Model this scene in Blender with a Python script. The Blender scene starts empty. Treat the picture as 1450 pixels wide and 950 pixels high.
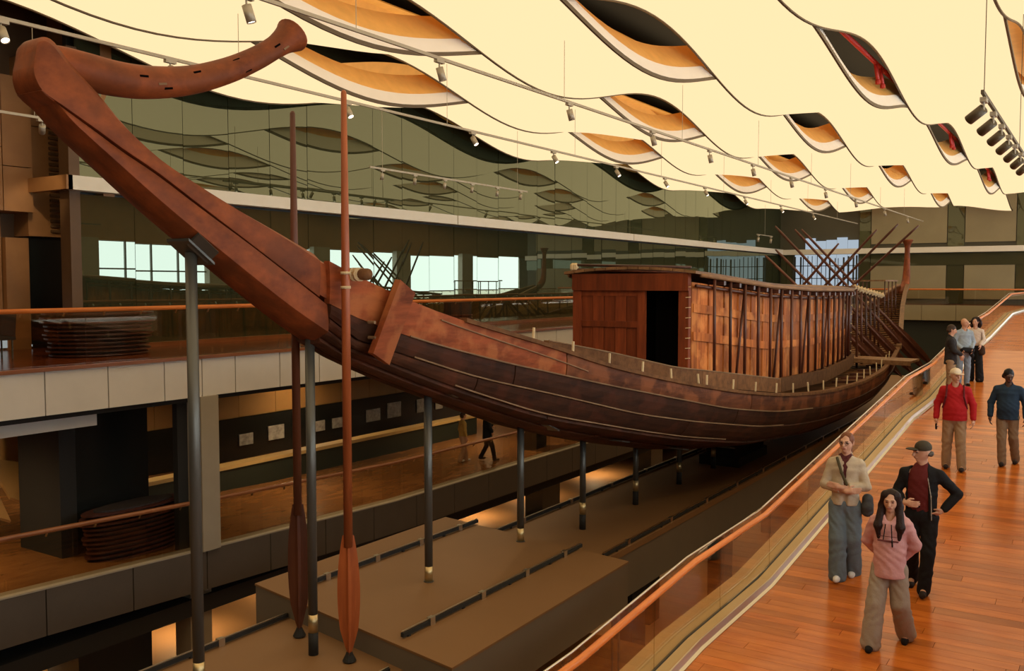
import bpy, math, random
import numpy as np
from mathutils import Matrix, Vector
random.seed(7); rng = np.random.default_rng(7)
scene = bpy.context.scene
C = scene.collection

# ------------------------------------------------------------------ camera, world, exposure
PITCH = math.atan(73 / 1300.0)
YAW = math.atan(845 * math.cos(PITCH) / 1300.0)
cam_data = bpy.data.cameras.new('camera'); cam = bpy.data.objects.new('camera', cam_data); C.objects.link(cam)
cam_data.sensor_width = 36.0; cam_data.lens = 36.0 * 1300 / 1450
cam_data.clip_start = 0.1; cam_data.clip_end = 300
cam.location = (0, 0, 0); cam.rotation_euler = (math.pi / 2 - PITCH, 0, YAW)
scene.camera = cam
world = bpy.data.worlds.new('world'); scene.world = world; world.use_nodes = True
world.node_tree.nodes['Background'].inputs[0].default_value = (0.55, 0.62, 0.7, 1)
world.node_tree.nodes['Background'].inputs[1].default_value = 0.02
scene.view_settings.view_transform = 'Standard'; scene.view_settings.look = 'None'
scene.view_settings.gamma = 1.0; scene.view_settings.use_curve_mapping = False
scene.view_settings.exposure = 0.0
scene.cycles.max_bounces = 8; scene.cycles.diffuse_bounces = 3; scene.cycles.glossy_bounces = 3
scene.cycles.transparent_max_bounces = 12
scene.cycles.sample_clamp_indirect = 4.0

# ------------------------------------------------------------------ materials
def s2l(c):
    return tuple(((x / 255) / 12.92 if x / 255 <= .04045 else (((x / 255) + .055) / 1.055) ** 2.4) for x in c) + (1,)
MATS = {}
def base_mat(name):
    m = bpy.data.materials.new(name); m.use_nodes = True
    nt = m.node_tree; b = nt.nodes['Principled BSDF']
    MATS[name] = m
    return m, nt, b
def plain(name, col, rough=.6, metal=0, spec=.5, bump=0, bscale=40, var=.0):
    m, nt, b = base_mat(name)
    b.inputs['Roughness'].default_value = rough; b.inputs['Metallic'].default_value = metal
    b.inputs['Specular IOR Level'].default_value = spec
    b.inputs['Base Color'].default_value = tuple(col[:3]) + (1,)
    if var or bump:
        tc = nt.nodes.new('ShaderNodeTexCoord'); n = nt.nodes.new('ShaderNodeTexNoise')
        n.inputs['Scale'].default_value = bscale; n.inputs['Detail'].default_value = 5
        nt.links.new(tc.outputs['Object'], n.inputs['Vector'])
        if var:
            mx = nt.nodes.new('ShaderNodeMix'); mx.data_type = 'RGBA'
            mx.inputs['A'].default_value = tuple(c * (1 - var) for c in col[:3]) + (1,)
            mx.inputs['B'].default_value = tuple(min(1, c * (1 + var)) for c in col[:3]) + (1,)
            nt.links.new(n.outputs['Fac'], mx.inputs['Factor']); nt.links.new(mx.outputs['Result'], b.inputs['Base Color'])
        if bump:
            bp = nt.nodes.new('ShaderNodeBump'); bp.inputs['Strength'].default_value = bump; bp.inputs['Distance'].default_value = .02
            nt.links.new(n.outputs['Fac'], bp.inputs['Height']); nt.links.new(bp.outputs['Normal'], b.inputs['Normal'])
    return m
def wood(name, light, dark, stretch=(1, 1, 1), scale=6, rough=.5, spec=.4, bump=.25, rand=.3, patch=None):
    """grain noise stretched along one axis, weathered patches and a per-board tone"""
    m, nt, b = base_mat(name)
    N, L = nt.nodes, nt.links
    tc = N.new('ShaderNodeTexCoord'); mp = N.new('ShaderNodeMapping'); mp.inputs['Scale'].default_value = stretch
    oi = N.new('ShaderNodeObjectInfo')
    ad = N.new('ShaderNodeVectorMath'); ad.operation = 'ADD'
    sc = N.new('ShaderNodeVectorMath'); sc.operation = 'SCALE'; sc.inputs[3].default_value = 37.0
    L.new(oi.outputs['Random'], sc.inputs[0]); L.new(tc.outputs['Object'], mp.inputs[0])
    L.new(mp.outputs[0], ad.inputs[0]); L.new(sc.outputs[0], ad.inputs[1])
    n = N.new('ShaderNodeTexNoise'); n.inputs['Scale'].default_value = scale; n.inputs['Detail'].default_value = 8; n.inputs['Roughness'].default_value = .65
    L.new(ad.outputs[0], n.inputs['Vector'])
    r = N.new('ShaderNodeValToRGB'); r.color_ramp.elements[0].position = .3; r.color_ramp.elements[1].position = .72
    r.color_ramp.elements[0].color = tuple(dark[:3]) + (1,); r.color_ramp.elements[1].color = tuple(light[:3]) + (1,)
    L.new(n.outputs['Fac'], r.inputs[0])
    last = r.outputs[0]
    n2 = N.new('ShaderNodeTexNoise'); n2.inputs['Scale'].default_value = 2.1; n2.inputs['Detail'].default_value = 6
    L.new(tc.outputs['Object'], n2.inputs['Vector'])
    if patch:
        r2 = N.new('ShaderNodeValToRGB'); r2.color_ramp.elements[0].position = .50; r2.color_ramp.elements[1].position = .60
        L.new(n2.outputs['Fac'], r2.inputs[0])
        mx = N.new('ShaderNodeMix'); mx.data_type = 'RGBA'; mx.inputs['B'].default_value = tuple(patch[:3]) + (1,)
        mu0 = N.new('ShaderNodeMath'); mu0.operation = 'MULTIPLY'; mu0.inputs[1].default_value = .6
        L.new(r2.outputs[0], mu0.inputs[0]); L.new(mu0.outputs[0], mx.inputs['Factor'])
        L.new(last, mx.inputs['A']); last = mx.outputs['Result']
    hs = N.new('ShaderNodeHueSaturation')
    mr = N.new('ShaderNodeMapRange'); mr.inputs['To Min'].default_value = 1 - rand; mr.inputs['To Max'].default_value = 1 + rand
    L.new(oi.outputs['Random'], mr.inputs['Value']); L.new(mr.outputs[0], hs.inputs['Value']); L.new(last, hs.inputs['Color'])
    L.new(hs.outputs[0], b.inputs['Base Color'])
    b.inputs['Roughness'].default_value = rough; b.inputs['Specular IOR Level'].default_value = spec
    if bump:
        bp = N.new('ShaderNodeBump'); bp.inputs['Strength'].default_value = bump; bp.inputs['Distance'].default_value = .01
        L.new(n.outputs['Fac'], bp.inputs['Height']); L.new(bp.outputs[0], b.inputs['Normal'])
    return m
def emit(name, col, strength):
    m = bpy.data.materials.new(name); m.use_nodes = True; nt = m.node_tree; nt.nodes.clear()
    o = nt.nodes.new('ShaderNodeOutputMaterial'); e = nt.nodes.new('ShaderNodeEmission')
    e.inputs[0].default_value = tuple(col[:3]) + (1,); e.inputs[1].default_value = strength
    nt.links.new(e.outputs[0], o.inputs[0]); MATS[name] = m
    return m
def pane_mat(name, body, gloss_col, fac, rough=.0, transparent=False):
    """coated glass: a mirror coat over a tinted body (opaque tint or see-through)"""
    m = bpy.data.materials.new(name); m.use_nodes = True; nt = m.node_tree; nt.nodes.clear(); N, L = nt.nodes, nt.links
    o = N.new('ShaderNodeOutputMaterial'); mix = N.new('ShaderNodeMixShader')
    a = N.new('ShaderNodeBsdfTransparent' if transparent else 'ShaderNodeBsdfDiffuse'); a.inputs[0].default_value = tuple(body) + (1,)
    g = N.new('ShaderNodeBsdfGlossy'); g.inputs['Color'].default_value = tuple(gloss_col) + (1,); g.inputs['Roughness'].default_value = rough
    lw = N.new('ShaderNodeLayerWeight'); lw.inputs[0].default_value = .5
    pw_ = N.new('ShaderNodeMath'); pw_.operation = 'POWER'; pw_.inputs[1].default_value = 4.5; L.new(lw.outputs['Facing'], pw_.inputs[0])
    ad = N.new('ShaderNodeMath'); ad.operation = 'MULTIPLY_ADD'; ad.use_clamp = True; ad.inputs[1].default_value = .85; ad.inputs[2].default_value = fac
    L.new(pw_.outputs[0], ad.inputs[0]); L.new(ad.outputs[0], mix.inputs[0])
    L.new(a.outputs[0], mix.inputs[1]); L.new(g.outputs[0], mix.inputs[2]); L.new(mix.outputs[0], o.inputs[0]); MATS[name] = m
    return m

CREAM = (1.0, .735, .405)
emit('light_membrane', CREAM, 1.16)
emit('lamp_lens', (1.0, .85, .6), 9)
emit('daylight_pane', (.86, .96, 1.0), 6.2)
emit('daylight_pane_far', (.72, .86, 1.0), .55)
emit('ledge_glow', (1.0, .62, .22), 1.1)
plain('membrane_rim', (.10, .062, .03), .5)
plain('upstand_pale', (.85, .78, .70), .6, var=.06, bscale=2)
plain('upstand_bronze', (.85, .46, .13), .45, var=.2, bscale=3)
plain('plenum_black', (.012, .011, .01), .9)
plain('fire_red', (.45, .02, .015), .5)
pane_mat('green_glass', (.030, .034, .017), (.82, .92, .74), .17, .0)
pane_mat('far_glass', (.060, .055, .026), (.85, .9, .7), .06, .02)
pane_mat('rail_glass', (.88, .84, .76), (.95, .9, .85), .05, .0, True)
plain('joint_dark', (.02, .02, .014), .6)
plain('trim_white', (.72, .66, .56), .5, var=.05, bscale=4)
plain('far_panel', (.26, .21, .115), .6, var=.18, bscale=.9)
plain('far_wall_dark', (.065, .055, .03), .55, var=.2, bscale=1)
plain('fascia_stone', (.60, .55, .48), .55, var=.08, bscale=2.5, bump=.05)
plain('fascia_dark', (.075, .058, .042), .5, var=.18, bscale=2)
plain('concrete_column', (.30, .25, .18), .6, var=.12, bscale=3)
plain('soffit_black', (.014, .012, .01), .8)
plain('monolith_black', (.010, .011, .010), .25, spec=.5)
plain('blue_black', (.012, .022, .034), .5)
plain('stone_brown', (.30, .135, .042), .6, var=.25, bscale=2.2, bump=.1)
plain('stone_brown_dark', (.10, .048, .016), .6, var=.25, bscale=2.2)
plain('wall_amber', (.30, .155, .045), .6, var=.2, bscale=1.4)
plain('ground_tan', (.42, .21, .08), .55, var=.22, bscale=.7)
plain('platform_paint', (.215, .110, .042), .55, var=.08, bscale=1.5)
plain('platform_side', (.155, .125, .090), .6, var=.08, bscale=1.5)
plain('steel_dark', (.11, .105, .09), .4, metal=.5)
plain('steel_bright', (.62, .56, .46), .3, metal=1)
plain('brass', (.62, .47, .24), .38, metal=.9, var=.25, bscale=9)
plain('kerb_beige', (.50, .33, .13), .4, var=.1, bscale=3)
plain('lamp_metal', (.42, .36, .27), .45, metal=.4)
plain('lamp_dark', (.10, .075, .045), .5, metal=.3)
plain('rope', (.62, .47, .27), .9, bump=.5, bscale=60)
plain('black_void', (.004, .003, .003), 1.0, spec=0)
plain('dark_green_board', (.018, .024, .016), .5)
plain('cushion_dark', (.02, .012, .01), .7)
plain('photo_grey', (.30, .28, .25), .6, var=.95, bscale=7)
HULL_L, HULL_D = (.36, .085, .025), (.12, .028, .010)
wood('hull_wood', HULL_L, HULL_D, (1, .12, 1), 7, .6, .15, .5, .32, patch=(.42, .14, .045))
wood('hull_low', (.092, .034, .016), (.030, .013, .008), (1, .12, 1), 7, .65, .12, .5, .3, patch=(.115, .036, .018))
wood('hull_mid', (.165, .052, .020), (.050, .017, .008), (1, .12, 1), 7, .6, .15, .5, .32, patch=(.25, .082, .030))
wood('prow_wood', (.33, .080, .020), (.11, .026, .009), (1, .4, .6), 5, .55, .2, .35, .1, patch=(.13, .036, .012))
wood('plank_edge', (.30, .19, .105), (.16, .09, .045), (1, .15, 1), 8, .7, .2, .3, .15)
wood('deck_wood', (.20, .092, .036), (.085, .036, .015), (1, 1, 1), 6, .65, .1, .3, .3)
wood('cabin_front', (.22, .046, .013), (.10, .022, .008), (1, 1, .12), 8, .55, .15, .3, .25)
wood('cabin_plank', (.56, .175, .040), (.17, .042, .012), (1, 1, .10), 9, .6, .12, .3, .36, patch=(.64, .25, .07))
wood('pole_wood', (.085, .022, .010), (.035, .011, .006), (1, 1, .1), 10, .45, .4, .2, .3)
wood('roof_wood', (.27, .14, .06), (.12, .055, .022), (1, .15, 1), 8, .6, .3, .3, .25)
wood('oar_wood', (.46, .115, .028), (.24, .052, .013), (1, 1, .12), 8, .42, .45, .2, .2)
wood('oar_wood_dark', (.13, .038, .015), (.06, .018, .009), (1, 1, .12), 8, .45, .4, .2, .2)
wood('floor_board', (.58, .175, .028), (.34, .076, .010), (.22, 1, 1), 5, .22, .22, .04, .24)
wood('gallery_floor', (.19, .046, .012), (.10, .022, .006), (1, .25, 1), 4, .2, .5, .05, .1)
wood('lower_floor', (.30, .135, .045), (.16, .062, .02), (1, .3, 1), 3, .25, .5, .05, .1)
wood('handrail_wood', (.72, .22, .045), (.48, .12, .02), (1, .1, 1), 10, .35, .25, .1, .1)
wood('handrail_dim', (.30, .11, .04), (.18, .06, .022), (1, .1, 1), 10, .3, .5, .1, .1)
wood('slat_wood', (.085, .022, .011), (.04, .012, .007), (1, 1, 1), 6, .35, .5, .1, .2)

# ------------------------------------------------------------------ mesh helpers
def mesh(name, V, Fc, mat, smooth=False):
    me = bpy.data.meshes.new(name)
    me.from_pydata([tuple(map(float, v)) for v in V], [], [tuple(f) for f in Fc])
    if isinstance(mat, str): mat = MATS[mat]
    me.materials.append(mat)
    if smooth: me.polygons.foreach_set('use_smooth', [True] * len(me.polygons))
    me.update()
    return me
def link(name, me, parent=None, mw=None):
    o = bpy.data.objects.new(name, me); C.objects.link(o)
    if parent is not None: attach(o, parent)
    if mw is not None: o.matrix_basis = mw
    return o
PINV = {}
def attach(o, parent):
    o.parent = parent
    q = PINV.get(parent.name)
    if q is not None: o.matrix_parent_inverse = q
def obj(name, geo, mat, parent=None, smooth=False):
    """geo = (verts, faces) in world coordinates"""
    return link(name, mesh(name, geo[0], geo[1], mat, smooth), parent)
def thing(name, label, cat, loc=(0, 0, 0), group=None, kind=None):
    o = bpy.data.objects.new(name, None); C.objects.link(o); o.location = loc; o.empty_display_size = .2
    PINV[o.name] = Matrix.Translation(-Vector(loc))
    return tag(o, label, cat, group, kind)
def tag(o, label=None, cat=None, group=None, kind=None):
    if label: o['label'] = label
    if cat: o['category'] = cat
    if group: o['group'] = group
    if kind: o['kind'] = kind
    return o
def struct(o, label=None):
    o['kind'] = 'structure'
    if label: o['label'] = label
    return o
def box(x0, x1, y0, y1, z0, z1):
    V = [(x, y, z) for x in (x0, x1) for y in (y0, y1) for z in (z0, z1)]
    return V, [(0, 1, 3, 2), (4, 6, 7, 5), (0, 4, 5, 1), (2, 3, 7, 6), (0, 2, 6, 4), (1, 5, 7, 3)]
def merge(*gs):
    V, Fc = [], []
    for v, f in gs:
        n = len(V); V += list(v); Fc += [tuple(i + n for i in q) for q in f]
    return V, Fc
def prism(poly, z0, z1):
    n = len(poly)
    V = [(x, y, z0) for x, y in poly] + [(x, y, z1) for x, y in poly]
    return V, [tuple(range(n))[::-1], tuple(range(n, 2 * n))] + [(i, (i + 1) % n, n + (i + 1) % n, n + i) for i in range(n)]
def frame_of(t, up=(0, 0, 1)):
    t = np.array(t, float); t /= np.linalg.norm(t); up = np.array(up, float)
    if abs(t @ up) > .98: up = np.array([1., 0, 0])
    a = np.cross(up, t); a /= np.linalg.norm(a); b = np.cross(t, a)
    return a, b
def tube(pts, r, n=8, caps=True, flat=1.0, up=(0, 0, 1)):
    """sweep; r a number or list; flat squeezes the side axis"""
    P = np.array(pts, float); m = len(P); r = [r] * m if np.isscalar(r) else r
    V, Fc = [], []
    for i in range(m):
        t = P[min(i + 1, m - 1)] - P[max(i - 1, 0)]
        a, b = frame_of(t, up)
        for k in range(n):
            th = 2 * math.pi * k / n
            V.append(P[i] + a * math.cos(th) * r[i] * flat + b * math.sin(th) * r[i])
    for i in range(m - 1):
        for k in range(n):
            Fc.append((i * n + k, i * n + (k + 1) % n, (i + 1) * n + (k + 1) % n, (i + 1) * n + k))
    if caps: Fc += [tuple(range(n))[::-1], tuple(range((m - 1) * n, m * n))]
    return V, Fc
def bar(p, q, w, h, up=(0, 0, 1)):
    p, q = np.array(p, float), np.array(q, float); a, b = frame_of(q - p, up)
    V = [e + a * sx * w / 2 + b * sz * h / 2 for e in (p, q) for sx, sz in ((-1, -1), (1, -1), (1, 1), (-1, 1))]
    return V, [(3, 2, 1, 0), (4, 5, 6, 7), (0, 1, 5, 4), (1, 2, 6, 5), (2, 3, 7, 6), (3, 0, 4, 7)]
def strip_prism(path, prof):
    """extrude a closed 2D profile (dx,dz) along a path of (x,y,z)"""
    n = len(prof); V, Fc = [], []
    for (x, y, z) in path:
        for dx, dz in prof: V.append((x + dx, y, z + dz))
    for i in range(len(path) - 1):
        for k in range(n): Fc.append((i * n + k, i * n + (k + 1) % n, (i + 1) * n + (k + 1) % n, (i + 1) * n + k))
    m = (len(path) - 1) * n
    return V, Fc + [tuple(range(n)), tuple(range(m, m + n))[::-1]]
def lathe(prof, n=16, c=(0, 0, 0)):
    V, Fc = [], []
    for r, z in prof:
        for k in range(n):
            t = 2 * math.pi * k / n; V.append((c[0] + r * math.cos(t), c[1] + r * math.sin(t), c[2] + z))
    for i in range(len(prof) - 1):
        for k in range(n): Fc.append((i * n + k, i * n + (k + 1) % n, (i + 1) * n + (k + 1) % n, (i + 1) * n + k))
    return V, Fc + [tuple(range(n))[::-1], tuple(range((len(prof) - 1) * n, len(prof) * n))]
# ------------------------------------------------------------------ luminous wave ceiling
ceil = thing('ceiling', 'cream glowing ceiling of long wavy light strips with bronze gaps', None, (-8, 30, 5), kind='structure')
XB = [-18.6, -15.2, -11.75, -8.3, -5.0, -1.8, 1.5, 4.8]
YC = [22.7, 17.3, 13.0, 18.2, 23.6, 24.5, 25.0, 20.0]
Z0, AMP, PER = 5.08, .50, 13.4
OFF = [.10, .12, .12, .12, .27, .2, .1, .1]; AK = [1, 1, 1, 1, .8, .85, 1, 1]
YS = np.arange(-6, 63.41, .45)
def wav(i, Y): return np.cos(2 * math.pi * (Y - YC[i]) / PER)
def zright(i, Y): return Z0 + AMP * AK[i] * wav(i, Y) + OFF[i]     # edge of the strip to the right of boundary i
def zleft(i, Y): return Z0 - AMP * AK[i] * wav(i, Y) - OFF[i]      # edge of the strip to the left of boundary i
for i in range(len(XB) - 1):
    xa, xb = XB[i] + .02, XB[i + 1] - .02
    za, zb = zright(i, YS), zleft(i + 1, YS)
    n = 9; V, Fc = [], []
    for j, y in enumerate(YS):
        for k in range(n):
            t = k / (n - 1); e = t * t * (3 - 2 * t)
            V.append((xa + (xb - xa) * t, y, za[j] * (1 - e) + zb[j] * e))
    for j in range(len(YS) - 1):
        for k in range(n - 1):
            q = j * n + k; Fc.append((q, q + n, q + n + 1, q + 1))
    obj('light_membrane', (V, Fc), 'light_membrane', ceil, True)
    for x, z, s in ((xa, za, 1), (xb, zb, -1)):
        path = [(x, y, zz) for y, zz in zip(YS, z)]
        obj('edge_rim', strip_prism(path, [(-.022, -.03), (.022, -.03), (.022, .05), (-.022, .05)]), 'membrane_rim', ceil)
        hgt = .34 if s < 0 else .5
        obj('upstand', strip_prism(path, [(-.01, .05), (.01, .05), (.01 + s * .12, hgt), (-.01 + s * .12, hgt)]), 'upstand_pale', ceil)
        path2 = [(x + s * .14, y, zz) for y, zz in zip(YS, z)]
        if s < 0: obj('bronze_liner', strip_prism([(x - .12, y, zz) for y, zz in zip(YS, z)], [(-.02, hgt - .02), (0, hgt - .02), (-.5, hgt + .55), (-.52, hgt + .55)]), 'upstand_bronze', ceil)
        else: obj('bronze_liner', strip_prism(path2, [(-.0, .48), (.02, .48), (.32, 1.0), (.30, 1.0)]), 'upstand_bronze', ceil)
for i in range(1, 7):
    if i == 4: continue
    obj('bronze_back', box(XB[i] - 1.3, XB[i] + .75, -6, 63.4, Z0 + 1.5, Z0 + 1.53), 'upstand_bronze', ceil)
struct(obj('roof_slab', box(-30, 9, -8, 93, 7.0, 7.3), 'plenum_black'))
pipe = thing('sprinkler_pipe', 'red sprinkler pipe showing through dark gaps in the glowing ceiling', 'pipe', (-5.2, 30, 5.9))
obj('pipe_run', tube([(-5.3, 16, 5.78), (-5.3, 60, 5.78)], .06, 8), 'fire_red', pipe, True)
for y in (25.6, 26.2, 39, 39.6, 52, 52.6):
    obj('drop_nipple', tube([(-5.3, y, 5.8), (-5.22, y, 5.3)], .05, 6), 'fire_red', pipe, True)
    obj('sprinkler_head', lathe([(.02, 0), (.07, .02), (.07, .1), (.03, .14)], 8, (-5.22, y, 5.2)), 'fire_red', pipe)

# ------------------------------------------------------------------ shell: ground, walls, daylight side
GZ = -8.5
struct(obj('floor', box(-30, 8, -8, 66, GZ - .3, GZ), 'ground_tan'), 'tan stone ground floor of the hall')
wl = struct(thing('wall_left', None, None, (-19.3, 38, -1.5)), 'dark green glass wall behind the long gallery')
obj('backing', box(-19.75, -19.6, 12.0, 64.3, -1.6, 7), 'joint_dark', wl)
pw, y0 = 1.4, 12.0
pane_up = mesh('glass_pane', *box(-.02, .02, 0.008, pw - .008, 0, 4.62), 'green_glass')
pane_lo = mesh('glass_pane', *box(-.02, .02, 0.008, pw - .008, 0, 3.42), 'green_glass')
k = 0
while y0 + k * pw < 63.9:
    for me, z in ((pane_up, 2.36), (pane_lo, -1.42)):
        w = .0016 + .0022 * min(1, k / 25)
        mw = Matrix.Translation((-19.32, y0 + k * pw, z)) @ Matrix.Rotation(random.uniform(-1, 1) * w, 4, 'Y') @ Matrix.Rotation(random.uniform(-1, 1) * w * 1.3, 4, 'Z')
        link('glass_pane', me, wl, mw)
    k += 1
for a, b in ((11.6, 25.8), (25.86, 39.9), (39.96, 63.9)):
    obj('trim_beam', box(-19.4, -19.0, a, b, 2.06, 2.37), 'trim_white', wl)
obj('base_strip', box(-19.35, -19.15, 13.2, 63.9, -1.5, -1.40), 'handrail_dim', wl)

wf = struct(thing('wall_far', None, None, (-10, 64, -1.3)), 'olive brown end wall with pale stone panels and white band')
obj('backing', box(-19.5, 1.5, 64.15, 64.5, GZ, 7), 'far_wall_dark', wf)
for (xa, xb) in ((-13.25, -8.7), (-7.65, -4.85), (-3.9, 0.6)):
    for za, zb in ((2.62, 5.6), (-.95, 1.18)):
        obj('stone_panel', box(xa, xb, 64.02, 64.16, za, zb), 'far_panel', wf)
for (xa, xb) in ((-14.0, -13.3), (-8.65, -7.7), (-4.8, -3.95)):
    obj('glass_mullion', box(xa, xb, 64.05, 64.16, -1.2, 5.6), 'far_glass', wf)
obj('trim_beam', box(-19.2, 1.5, 63.75, 64.05, 2.0, 2.35), 'trim_white', wf)
obj('dark_band', box(-13.25, 1.5, 64.0, 64.16, 1.2, 1.95), 'far_glass', wf)
win = struct(thing('window_1', None, None, (-16.2, 64, 0)), 'bright daylight window with thin dark bars in the end wall')
for xa, xb in ((-19.2, -18.4),):
    for k in range(2): obj('window_pane', box(xa + .4 * k, xa + .4 * k + .38, 63.98, 64.1, -.1, 2.0), 'far_glass', win)
for k in range(6):
    xa = -18.25 + k * .7
    obj('window_pane', box(xa + .02, xa + .68, 63.98, 64.1, -.9, 1.98), 'daylight_pane_far', win)
    if k not in (0,): obj('window_pane', box(xa + .02, xa + .68, 63.98, 64.1, 2.36, 3.0 + .12 * math.sin(k * 2)), 'daylight_pane_far', win)
for k in range(15):
    xa = -18.2 + k * .29 + random.uniform(-.06, .06)
    obj('window_bar', box(xa, xa + random.choice((.03, .05, .1)), 63.9, 64.0, -.9 + random.uniform(0, .4), 1.6 + random.uniform(0, .38)), 'joint_dark', win)
for z in (.35, 1.2): obj('window_rail', box(-18.25, -14.05, 63.9, 63.97, z, z + .05), 'joint_dark', win)

# daylight facade on the walkway side of the hall (seen mirrored in the green glass wall)
wr = struct(thing('wall_right', None, None, (6, 30, -1.5)), 'inner facade with a long band of daylight windows')
obj('wall_panel', box(6.1, 6.4, -8, 92, 2.3, 7), 'stone_brown', wr)
obj('wall_panel', box(6.1, 6.4, -8, 92, -4.2, -1.05), 'stone_brown', wr)
obj('gallery_slab', box(1.5, 6.1, -2, 92, -1.95, -1.5), 'fascia_stone', wr)
obj('ramp_side_wall', box(1.5, 1.7, -2, 64, -8.5, -1.95), 'stone_brown', wr)
wy = -5.5
while wy < 90:
    L = 7.0
    for j in range(4):
        a = wy + j * L / 4 + .04
        obj('window_pane', box(6.12, 6.2, a, a + L / 4 - .08, -1.0, 2.25), 'daylight_pane', wr)
        if wy < 34: obj('mullion', box(6.0, 6.1, a - .08, a, -1.05, 2.3), 'steel_dark', wr)
    if wy < 34: obj('window_rail', box(6.0, 6.1, wy, wy + L, .75, .83), 'steel_dark', wr)
    obj('pier', box(5.7, 6.3, wy + L, wy + L + 1.5, -1.5, 2.4), 'concrete_column', wr)
    wy += L + 1.5

# ------------------------------------------------------------------ upper gallery (left), end gallery
GL = -1.5
g = struct(thing('floor_gallery', None, None, (-17.5, 36, GL)), 'glossy red brown gallery floor with pale stone fascia')
obj('slab', box(-22, -15.85, 2, 64, GL - .35, GL), 'gallery_floor', g)
obj('edge_trim', box(-15.86, -15.72, 2, 64, GL - .05, GL + .015), 'handrail_dim', g)
obj('soffit', box(-22, -15.95, 2, 64, GL - .95, GL - .36), 'soffit_black', g)
obj('soffit_step', box(-17.4, -16.3, 2, 10.4, -2.72, -2.45), 'fascia_stone', g)
ys = [2.0, 4.3, 6.7, 9.09] + [10.32, 11.55, 12.46, 13.33, 14.6]
while ys[-1] < 62: ys.append(ys[-1] + 1.25)
for a, b in zip(ys[:-1], ys[1:]):
    obj('fascia_panel', box(-15.9, -15.78, a + .012, b - .012, GL - .84, GL - .05), 'fascia_stone', g)
ge = struct(thing('floor_end_gallery', None, None, (-9, 62.5, -1.3)), 'end gallery with a tan fascia above dark wall')
obj('slab', box(-19.2, 4, 60.6, 64.1, -1.9, -1.27), 'gallery_floor', ge)
for k in range(8):
    obj('fascia_panel', box(-19 + k * 1.9, -19 + k * 1.9 + 1.88, 60.45, 60.6, -2.2, -1.28), 'far_panel', ge)
obj('under_wall', box(-19.2, -4.3, 61.2, 61.5, GZ, -2.2), 'dark_green_board', ge)

def railing(name, label, path, zf, hgt, mat, pitch=1.5, glass=True, rail_r=.045, off=0, brackets=True, group=None):
    t = thing(name, label, 'railing', path[len(path) // 2], group)
    P = np.array([(x, y, z + hgt) for x, y, z in path])
    obj('handrail', tube(P, rail_r, 10), mat, t, True)
    Yv = [p[1] for p in path]; horiz = abs(Yv[-1] - Yv[0]) > 1
    if horiz:
        y = Yv[0]; 
        while y < Yv[-1] - .3:
            e = min(y + pitch, Yv[-1])
            f = lambda yy: (np.interp(yy, Yv, [p[0] for p in path]), np.interp(yy, Yv, [p[2] for p in path]))
            V = []
            for yy in (y + .008, e - .008):
                x, z = f(yy); x -= off
                V += [(x - .008, yy, z + zf), (x + .008, yy, z + zf), (x + .008, yy, z + hgt - .01 + (.03 if off else 0)), (x - .008, yy, z + hgt - .01 + (.03 if off else 0))]
            if glass: obj('glass_pane', (V, [(3, 2, 1, 0), (4, 5, 6, 7), (0, 1, 5, 4), (1, 2, 6, 5), (2, 3, 7, 6), (3, 0, 4, 7)]), 'rail_glass', t)
            if brackets:
                for q in (.25, .75):
                    yy = y + (e - y) * q; x, z = f(yy)
                    obj('bracket', bar((x, yy, z + hgt - .03), (x - max(off, .05), yy, z + hgt - .11), .025, .025), 'steel_bright', t)
            y = e
    return t
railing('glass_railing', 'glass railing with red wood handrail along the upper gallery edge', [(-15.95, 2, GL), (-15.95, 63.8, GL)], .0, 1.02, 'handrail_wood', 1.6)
t = thing('glass_railing', 'thin wood handrail with glass along the end gallery', 'railing', (-10, 60.55, -1.3))
obj('handrail', tube([(-15.9, 60.55, -.33), (-3.5, 60.55, -.33)], .05, 8), 'handrail_wood', t, True)
for k in range(8): obj('glass_pane', box(-15.9 + k * 1.55, -15.9 + k * 1.55 + 1.53, 60.54, 60.56, -1.28, -.35), 'rail_glass', t)

# stone end wall left of the green glass
w2 = struct(thing('wall_stone', None, None, (-20.5, 8, -1.5)), 'brown stone clad wall with carved band beside the green glass')
obj('backing', box(-22.2, -21.4, 2, 13.4, -1.5, 7), 'stone_brown_dark', w2)
for (ya, yb, za, zb, dx) in ((9.0, 10.98, 1.62, 3.0, .9), (9.0, 10.98, 3.02, 4.6, .9), (11.0, 11.66, 1.62, 2.6, .9), (11.0, 11.66, 2.62, 4.6, .9), (4, 8.98, 1.62, 4.6, .9),
                             (11.7, 12.62, 1.1, 2.2, .6), (11.7, 12.62, 2.22, 3.6, .6), (11.7, 12.62, 3.62, 5.2, .6), (9.4, 10.6, -1.5, 1.3, .2), (10.62, 11.2, -1.5, 1.5, .35), (11.22, 11.75, -1.5, 1.05, .5), (2, 9.38, -1.5, 1.3, .2)):
    obj('stone_slab', box(-21.4, -21.4 + dx, ya, yb, za, zb), 'stone_brown', w2)
for kz in range(30):
    z = 1.2 + kz * .12
    obj('carved_stroke', box(-20.8, -20.74, 12.22, 12.22 + random.uniform(.18, .34), z, z + .06), 'stone_brown_dark', w2)
obj('return_wall', box(-21.4, -19.3, 12.62, 12.9, -1.5, 7), 'stone_brown', w2)
obj('glass_return', box(-19.6, -19.22, 11.75, 12.0, -1.5, 5.2), 'stone_brown_dark', w2)
obj('trim_return', box(-21, -19.0, 11.55, 11.7, 2.06, 2.37), 'stone_brown', w2)
obj('dark_niche', box(-20.95, -20.9, 11.76, 12.55, -1.4, 1.08), 'monolith_black', w2)
for (ya, yb) in ((9.7, 10.2), (10.3, 10.75), (11.0, 11.35), (11.55, 11.8)):
    obj('low_window', box(-21.0, -20.95, ya, yb, -1.45, -.72), 'daylight_pane_far', w2)

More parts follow.
